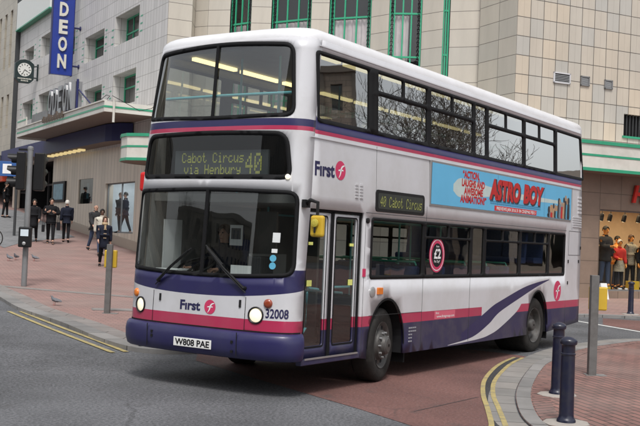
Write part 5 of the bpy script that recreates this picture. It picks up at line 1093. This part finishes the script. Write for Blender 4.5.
# ================================================================== people
def limb(p, a, l, side_=0.0): return p + Vector((math.sin(a) * math.cos(side_), math.sin(side_), -math.cos(a) * math.cos(side_))) * l
def figure(nm, label, cat, loc, heading, h=1.72, legs=(.35, .1, -.3, .25), arms=(-.35, .3, .35, .5), out=.12, coat=None, hem=.82, trousers='black', hair='bhair', skin='skin', bulk=1.0, shoes='black', hairlen=0.0, bald=False, skirt=None, group=None, head_yaw=0, sleeves=True, hat=None, lean=0.0):
    t = thing(nm, label, cat, loc, heading, group, local=True); k = h / 1.75
    hip = Vector((0, 0, .93)); J = {}
    for i, s in enumerate((1, -1)):
        th, kn = legs[i * 2], legs[i * 2 + 1]; H = Vector((0, .092 * s, .90)); K = limb(H, th, .42); A = limb(K, th - kn, .41)
        J['hip%d' % i] = H; J['knee%d' % i] = K; J['ank%d' % i] = A; fa = (th - kn) * .6
        J['ball%d' % i] = A + Vector((.13 * math.cos(fa), .012 * s, -.055 + .13 * math.sin(fa) * (1 if fa > 0 else .8))); J['heel%d' % i] = A + Vector((-.055, 0, -.055))
        J['toe%d' % i] = J['ball%d' % i] + Vector((.075, 0, -.008))
    low = min(min(J['ball%d' % i].z, J['heel%d' % i].z) for i in (0, 1)) - .028
    for q in J: J[q] = J[q] - Vector((0, 0, low))
    dz = -low; V = lambda x, y, z: Vector((x + lean * (z - .93), y, z + dz))
    J.update(pel=V(0, 0, .95), waist=V(.005, 0, 1.10), chest=V(.0, 0, 1.30), neckb=V(-.01, 0, 1.45), neck=V(.0, 0, 1.51), jaw=V(.022, 0, 1.575), head=V(.012, 0, 1.655), crown=V(.0, 0, 1.715))
    for i, s in enumerate((1, -1)):
        a, e = arms[i * 2], arms[i * 2 + 1]; Sx = V(-.01, .175 * s, 1.405); E = limb(Sx, a, .285, out * s); Wr = limb(E, a + e, .25, out * s * (.4 if e < .8 else -1.6))
        J['sh%d' % i] = Sx; J['el%d' % i] = E; J['wr%d' % i] = Wr; d = (Wr - E).normalized(); J['palm%d' % i] = Wr + d * .075
        sd_ = d.cross(Vector((0, 1, 0))).normalized() if abs(d.y) < .9 else Vector((1, 0, 0)); inn = Vector((0, -s, 0))
        for f, (o, l) in enumerate(((-.030, .072), (-.010, .085), (.011, .08), (.030, .062))):
            m1 = J['palm%d' % i] + sd_ * o + d * l * .5 + inn * .008; J['f%d%da' % (i, f)] = m1; J['f%d%db' % (i, f)] = m1 + d * l * .4 + inn * .022
        J['f%d4a' % i] = Wr + d * .045 - sd_ * .045 + inn * .012; J['f%d4b' % i] = J['f%d4a' % i] + d * .045 - sd_ * .012 + inn * .015
    P = {q: tuple(v * k) for q, v in J.items()}
    rad = dict(pel=(.155, .115), waist=(.135, .10), chest=(.155, .115), neckb=.07, neck=.055, jaw=(.062, .072), head=(.078, .095), crown=(.06, .07))
    for i in '01': rad.update({'hip' + i: .088, 'knee' + i: .058, 'ank' + i: .04, 'ball' + i: .034, 'heel' + i: .036, 'toe' + i: .026, 'sh' + i: .062, 'el' + i: .042, 'wr' + i: .027, 'palm' + i: (.038, .018)})
    for q in P:
        if q[0] == 'f': rad[q] = .0095
    def part(name, names, edges, root, m, grow_=1.0, add=0.0, sub=1):
        nd = {q: (P[q], tuple((r_ * grow_ * bulk + add) * k for r_ in (rad[q] if isinstance(rad[q], tuple) else (rad[q], rad[q])))) for q in names}
        return skin_part(name, nd, edges, root, M[m], t, sub)
    sp_ = [('pel', 'waist'), ('waist', 'chest'), ('chest', 'neckb'), ('neckb', 'neck'), ('neck', 'jaw'), ('jaw', 'head'), ('head', 'crown')]
    lg = [e for i in '01' for e in (('pel', 'hip' + i), ('hip' + i, 'knee' + i), ('knee' + i, 'ank' + i), ('ank' + i, 'heel' + i), ('ank' + i, 'ball' + i), ('ball' + i, 'toe' + i))]
    am = [e for i in '01' for e in (('neckb', 'sh' + i), ('sh' + i, 'el' + i), ('el' + i, 'wr' + i), ('wr' + i, 'palm' + i))]
    fg = [e for i in '01' for f in range(5) for e in (('palm' + i if f < 4 else 'wr' + i, 'f%s%da' % (i, f)), ('f%s%da' % (i, f), 'f%s%db' % (i, f)))]
    keep0 = dict(rad)
    if coat: rad.update(sh0=.040, sh1=.040, el0=.034, el1=.034, chest=(.11, .08), waist=(.10, .075), pel=(.11, .08), neckb=.055)
    part('body', list(P), sp_ + lg + am + fg, 'pel', skin, .93, 0, 2); rad.update(keep0)
    if trousers: part('trousers', ['waist', 'pel'] + [a + i for i in '01' for a in ('hip', 'knee', 'ank')], [('waist', 'pel')] + [e for e in lg if e[1][:-1] in ('hip', 'knee', 'ank')], 'pel', trousers, 1.0, .014)
    part('shoes', ['heel0', 'ank0', 'ball0', 'toe0'], [('ank0', 'heel0'), ('ank0', 'ball0'), ('ball0', 'toe0')], 'ank0', shoes, 1.05, .006); part('shoes', ['heel1', 'ank1', 'ball1', 'toe1'], [('ank1', 'heel1'), ('ank1', 'ball1'), ('ball1', 'toe1')], 'ank1', shoes, 1.05, .006)
    if coat:
        ns = ['pel', 'waist', 'chest', 'neckb'] + [a + i for i in '01' for a in ('sh', 'el', 'wr')]; es = sp_[:3] + [e for e in am if e[1][:-1] in ('sh', 'el', 'wr')]
        if not sleeves: ns = [q for q in ns if q[:2] != 'wr']; es = [e for e in es if e[1][:2] != 'wr']
        if hem < .9:
            mid = (J['knee0'] + J['knee1']) / 2; J['hem'] = J['pel'] + Vector((mid.x * .3, 0, hem - .95)); P['hem'] = tuple(J['hem'] * k); rad['hem'] = (.17 + (.9 - hem) * .12, .125 + (.9 - hem) * .12); ns.append('hem'); es.append(('pel', 'hem'))
        keep = dict(rad); rad.update(neckb=(.098, .085), sh0=.082, sh1=.082, chest=(.175, .13), el0=.052, el1=.052, wr0=.04, wr1=.04)
        part('coat', ns, es, 'pel', coat, 1.02, .026)
        b = MB(); b.lathe([(.075, 1.425 + dz), (.088, 1.44 + dz), (.078, 1.515 + dz), (.062, 1.52 + dz)], Matrix.Scale(k, 4) @ Matrix.Translation((lean * .55 - .005, 0, 0)), 16); b.build('collar', M[coat], t, 50)
        rad.update(keep)
    # head features
    hd = Vector(P['head']); b = MB()
    T = Matrix.Translation(hd) @ Matrix.Rotation(head_yaw, 4, 'Z') @ Matrix.Scale(k, 4)
    for s in (-1, 1): b.lathe([(.003, -.008), (.011, 0), (.003, .006)], T @ Matrix.Translation((.083, .032 * s, -.002)) @ Matrix.Rotation(R(90), 4, 'Y'), 8)
    b.build('eyes', M['ink'], t); b = MB(); b.prism([(.078, .01), (.078, -.045), (.108, -.04)], lambda x, z, d: T @ Vector((x, d, z)), -.014, .014); b.build('nose', M[skin], t, bevel=.004)
    b = MB(); b.box(None, (.012, .045, .010), mtx=T @ Matrix.Translation((.079, 0, -.078))); b.build('mouth', mat('lips', (.3, .1, .09), .5), t, bevel=.003)
    b = MB()
    for s in (-1, 1): b.lathe([(.012, -.01), (.03, 0), (.02, .012)], T @ Matrix.Translation((-.005, .080 * s, -.02)) @ Matrix.Rotation(R(90) * -s, 4, 'X'), 8)
    b.build('ears', M[skin], t)
    if hair:
        b = MB(); rows = []; n = 16
        for i in range(9):
            ph = math.pi / 2 * i / 8 * (1.25 if not bald else 1.2); row = []
            for j in range(n):
                th = 2 * math.pi * j / n; fr_ = max(0, math.cos(th)); p2 = min(ph, math.pi / 2 * (1.25 - .72 * fr_ ** 2)); 
                if bald: p2 = max(p2, 1.15 if fr_ < .3 else p2)
                z = .008 + .112 * math.cos(p2) - (hairlen * max(0, (p2 - 1.2)) * 2.4 if fr_ < .35 else 0); rr = math.sin(min(p2, 1.6)) * 1.0
                row.append(b.vert(T @ Vector((-.004 + .108 * rr * math.cos(th), .092 * rr * math.sin(th), z))))
            rows.append(row)
        for i in range(8):
            for j in range(n): b.face((rows[i][j], rows[i][(j + 1) % n], rows[i + 1][(j + 1) % n], rows[i + 1][j]))
        b.build('hair', M[hair], t, 60)
    if hat: b = MB(); b.lathe([(.15, .04), (.15, .05), (.1, .055), (.095, .15), (.06, .165), (.004, .165)], T, 18); b.build('hat', M[hat], t, 50)
    if skirt: b = MB(); b.lathe([(.2, .62), (.17, .85), (.15, .98), (.14, 1.02)], Matrix.Translation((0, 0, dz)) @ Matrix.Scale(k, 4), 18); b.build('skirt', M[skirt], t, 40)
    return t, P, T
def world(t, p): return t.matrix_basis @ Vector(p)
TOCAM = lambda x, y: math.atan2(CAM.y - y, CAM.x - x)
pw = 'people walking by the cinema'
t, P, T = figure('person', 'woman in a dark toggle coat and pale scarf walking towards the camera', 'person', base(14.21, 17.26), TOCAM(14.2, 17.3) + .1, 1.64, (.28, .12, -.25, .2), (-.2, .25, .2, .5), coat='navyc', hem=.62, trousers='black', hair='brhair', hairlen=.05, group=pw)
b = MB()
for z in (1.22, 1.08, .94): b.box((.165, 0, z), (.03, .09, .018)); b.box((.17, .03, z), (.03, .015, .03)); b.box((.17, -.03, z), (.03, .015, .03))
b.build('toggles', M['toggle'], t); b = MB(); b.lathe([(.07, 1.33), (.10, 1.36), (.098, 1.40), (.07, 1.43)], Matrix.Translation((.0, 0, .02)), 14); b.box((.135, .0, 1.30), (.05, .06, .12)); b.build('scarf', M['toggle'], t, 50)
def bag(label, person, P, key, m, sz, drop=.28, m2=None):
    p = world(person, P[key]); g = thing('bag', label, 'bag', (p.x, p.y, p.z - drop - sz[2]), person.rotation_euler.z, local=True)
    b = MB(); w_, d_, h_ = sz; b.prism([(-w_ / 2, 0), (w_ / 2, 0), (w_ / 2 * .88, h_), (-w_ / 2 * .88, h_)], lambda a, z, d: (a, d, z), -d_ / 2, d_ / 2); b.build('bag_body', M[m], g, bevel=.02)
    if m2: b = MB(); b.box((0, 0, h_ * .72), (w_ * .97, d_ + .01, h_ * .4)); b.build('bag_print', M[m2], g)
    b = MB()
    for s in (-1, 1): b.tube([(-w_ * .25, s * d_ * .3, h_ - .02), (-w_ * .12, s * .01, h_ + drop * .8), (0, 0, h_ + drop), (w_ * .12, s * .01, h_ + drop * .8), (w_ * .25, s * d_ * .3, h_ - .02)], .008, 6)
    b.build('bag_handles', M[m], g)
bag('red and white carrier bag hanging from the hand of the woman in the toggle coat', t, P, 'palm0', 'redc', (.3, .12, .34), .08, 'textw')
t, P, T = figure('person', 'man in a cream jacket and jeans just behind the woman in the toggle coat', 'person', base(16.6, 19.85), TOCAM(16.6, 19.8) + .15, 1.70, (-.3, .2, .3, .1), (.25, .4, -.2, .3), coat='creamc', hem=.80, trousers='denim', hair='bhair', skin='skind', bulk=1.08, group=pw)
t, P, T = figure('person', 'bald man in a dark jacket walking close to the cinema wall', 'person', base(17.75, 21.37), TOCAM(17.7, 21.4) + .5, 1.76, (.3, .1, -.28, .25), (-.3, .35, .3, .5), coat='charc', hem=.85, trousers='denim', hair=None, bulk=1.1, group=pw)
t, P, T = figure('person', 'woman in a long black coat, the left one of the pair by the pole', 'person', base(17.5, 24.5), TOCAM(17.5, 24.5) - .1, 1.68, (-.25, .2, .25, .1), (.15, .5, -.15, .3), coat='black', hem=.55, trousers='black', hair='bhair', hairlen=.04, group=pw)
t, P, T = figure('person', 'man in a black jacket with one elbow raised, beside the woman in the long coat', 'person', base(17.75, 23.8), TOCAM(17.7, 23.8), 1.78, (.26, .1, -.25, .25), (.2, 1.7, .1, 1.9), .38, coat='black', hem=.84, trousers='black', hair='bhair', bulk=1.05, group=pw)
bag('black shoulder bag hanging beside the man with the raised elbow', t, P, 'el0', 'black', (.36, .14, .32), .30)
bag('black handbag between the walking pair', t, P, 'el1', 'black', (.3, .12, .28), .42)
t, P, T = figure('person', 'white haired man in a dark suit seen from behind', 'person', base(18.86, 24.15), TOCAM(18.9, 24.1) + math.pi, 1.68, (.2, .08, -.2, .2), (-.15, .25, .15, .3), coat='navyc', hem=.80, trousers='black', hair='whair', group=pw)
t, P, T = figure('person', 'dark figure standing far up the street at the left edge', 'person', base(24.05, 34.27), TOCAM(24, 34) + 1.2, 1.76, (.1, .05, -.1, .05), (.05, .2, -.05, .2), coat='black', hem=.7, trousers='black', hair='bhair', group=pw)
t, P, T = figure('person', 'bus driver in a dark jumper seated behind the steering wheel', 'person', (1.27, 1.88, .58), math.pi, 1.74, (1.5, 1.45, 1.5, 1.45), (.75, .75, .75, .75), coat='navyc', hem=.95, trousers='black', hair='brhair')
# ---- shop window mannequins
mg = 'mannequins in the shop window'
def mannequin(label, a, d, z, fm, ang, h, **kw):
    p = fm(a, z, d); t, P, T = figure('mannequin', label, 'mannequin', (p.x, p.y, p.z), ang, h, kw.pop('legs', (.08, .05, -.06, .05)), kw.pop('arms', (.1, .25, -.05, .3)), group=mg, **kw)
    b = MB(); b.lathe([(.2, -.02), (.2, .0), (.01, .004)], None, 20); b.build('stand', M['alu'], t); return t
fa = math.atan2(NR.y, NR.x)
mannequin('tall mannequin in a dark jacket, and jeans at the left edge of the lit window', 4.55, -.75, .56, RF, fa + .1, 2.10, coat='charc', hem=.75, trousers='denim', hair='bhair', skin='orange', bulk=1.1, arms=(.1, .35, .5, 1.2))
mannequin('white haired mannequin in a red top and dark skirt', 5.05, -.6, .56, RF, fa - .2, 1.66, coat='redc', hem=.95, trousers='black', hair='whair', skirt='khaki', skin='orange', arms=(.05, .3, .1, 1.3))
mannequin('mannequin in a patterned khaki top with brown hair', 5.78, -.85, .56, RF, fa, 1.86, coat='khaki', hem=.75, trousers='black', hair='brhair', hairlen=.05, skin='orange', arms=(.2, 1.1, -.1, .3))
mannequin('mannequin in an orange jumper at the back of the lit shop window', 5.75, -1.5, .56, RF, fa + .5, 1.80, coat='orange', hem=.85, trousers='denim', hair='bhair', skin='orange', arms=(.1, 1.2, .2, .3))
mannequin('mannequin in a black jacket nearest the right edge of the picture', 6.05, -.6, .56, RF, fa + .2, 1.72, coat='black', hem=.75, trousers='charc', hair='bhair', skin='orange')
fa = math.atan2(NL.y, NL.x)
mannequin('dark dressed mannequin behind the glass of the cinema shop window', 5.0, -.40, 1.72, LF, fa - .5, 1.72, coat='navyc', hem=.8, trousers='black', hair='bhair', legs=(.3, .1, -.25, .1))
mannequin('second dark dressed mannequin farther left in the cinema shop window', 5.75, -.44, 1.72, LF, fa + .3, 1.70, coat='charc', hem=.8, trousers='black', hair='brhair')
# ---- pigeons
pg = thing('pigeon', 'grey pigeon standing alone near the left kerb', 'pigeon', base(5.78, 10.06, .075), R(120), 'pigeons on the paving', local=True)
nd = {'tail': ((-.19, 0, .095), (.03, .008)), 'rump': ((-.10, 0, .12), (.045, .035)), 'body': ((-.02, 0, .14), (.062, .06)), 'chest': ((.055, 0, .155), (.055, .056)), 'neck': ((.085, 0, .205), (.030, .032)), 'head': ((.10, 0, .243), (.026, .026)), 'brow': ((.118, 0, .243), (.017, .017))}
skin_part('body', nd, [('tail', 'rump'), ('rump', 'body'), ('body', 'chest'), ('chest', 'neck'), ('neck', 'head'), ('head', 'brow')], 'body', M['pigeon'], pg, 2)
b = MB()
for s in (-1, 1): b.prism(quadr([(.05, .17), (-.02, .12), (-.19, .105), (-.10, .165)], .02, 3), lambda x, z, d: (x, d, z), s * .052, s * .064)
b.build('wings', mat('pigeon wing', (.22, .23, .25), .8, var=.5, sc=18), pg, bevel=.004)
b = MB()
for s, x in ((-1, .0), (1, .02)): b.tube([(x, s * .025, .1), (x + .005, s * .027, .0)], .005, 6); b.tube([(x - .02, s * .027, .003), (x + .035, s * .027, .003)], .004, 5)
pg.scale = (.78,) * 3; b.build('feet', M['pinkleg'], pg); b = MB(); b.lathe([(.008, 0), (.004, .02), (.001, .03)], Matrix.Translation((.128, 0, .240)) @ Matrix.Rotation(R(98), 4, 'Y'), 8); b.build('beak', M['ink'], pg)
for (x, y), a, lb in (((12.35, 19.59), 100, 'left one of the two pigeons pecking together'), ((12.75, 19.75), 200, 'right one of the two pigeons pecking together'), ((13.14, 19.3), 130, 'grey pigeon just right of the traffic light pole')):
    c = copy_tree(pg); c.location = base(x, y, .075); c.rotation_euler = (0, 0, R(a)); c['label'] = lb; c.scale = (.85,) * 3
# ---- bare street trees to the right of the bus, mirrored in its upper windows
def bare_tree(seed, H=12):
    rg = random.Random(seed); tk = MB(); cw = MB()
    def grow_(p, d, l, r_, lev):
        n = 4; pts = [p]; rs = [r_]
        for i in range(n):
            d = (d + Vector((rg.uniform(-1, 1), rg.uniform(-1, 1), rg.uniform(-.5, .9))) * (.12 + .05 * lev)).normalized(); p = p + d * l / n; pts.append(p); rs.append(r_ * (1 - .45 * (i + 1) / n))
        (tk if lev == 0 else cw).tube(pts, rs, 8 if lev < 2 else 4 if lev < 4 else 3, cap=False)
        if lev >= 6: return
        for k in range(3 if lev < 5 else 4):
            i = n - (k % 3) if lev else n - (k % 2); q = pts[i]; ax = Vector((rg.uniform(-1, 1), rg.uniform(-1, 1), rg.uniform(-.2, .6))); nd_ = (d * .75 + ax.normalized() * (.75 if lev else .55)).normalized()
            grow_(q, nd_, l * rg.uniform(.62, .84), max(.009, rs[i] * rg.uniform(.58, .8)), lev + 1)
    grow_(Vector((0, 0, 0)), Vector((0, 0, 1)), H * .24, H * .019, 0); return tk, cw
protos = []
for i, (x, y, sd_, rz, lb) in enumerate(((17.5, -7.6, 3, 0, 'nearest bare street tree mirrored in the upper windows'), (22.5, -10.0, 8, 60, 'second bare street tree mirrored in the upper windows'), (28.5, -12.0, 3, 140, 'third bare street tree mirrored in the upper windows'), (35, -15.0, 8, 220, 'fourth bare street tree mirrored in the upper windows'), (42, -19, 3, 290, 'farthest bare street tree mirrored in the upper windows'))):
    if i < 2:
        t = thing('bare_tree', lb, 'tree', base(x, y, 0), R(rz), 'bare street trees', local=True); tk, cw = bare_tree(sd_, 12.5); tk.build('trunk', M['bark'], t, 60, weld=False); cw.build('crown', M['bark'], t, 60, weld=False); protos.append(t)
    else: t = copy_tree(protos[i % 2]); t.location = base(x, y, 0); t.rotation_euler = (0, 0, R(rz)); t['label'] = lb
for (x, y), sd_, rz, lb in (((-30, 26), 0, 30, 'bare tree beside the sky mirrored in the middle of the windscreen'), ((-22, 22), 1, 200, 'bare tree mirrored in the left half of the windscreen'), ((-47, 33), 0, 100, 'distant bare tree mirrored low in the windscreen')):
    t = copy_tree(protos[sd_]); t.location = base(x, y, 0); t.rotation_euler = (0, 0, R(rz)); t['label'] = lb; t.scale = (.8,) * 3
block('office_building', 'low buff building at the end of the street mirrored behind the tree in the windscreen', (-80, 38), (-62, 66), 13, M['stoneL'], 3, 2.4)
block('shop_row', 'low dark row of shops across the side street, mirrored in the lower side windows', (75, -4), (44, -52), 7.0, M['dstone'], 1, 3.4)
block('office_building', 'tall brown building across the side street, mirrored in the foremost upper window', (54.5, -32), (36, -62), 17, M['dstone'], 4, 2.4)
block('office_building', 'pale stone building added for its reflection in the rearmost upper windows', (69, -9), (59, -25), 8.6, M['stoneL'], 1, 2.6)  # unseen block added and sized to break up the rear pane reflections
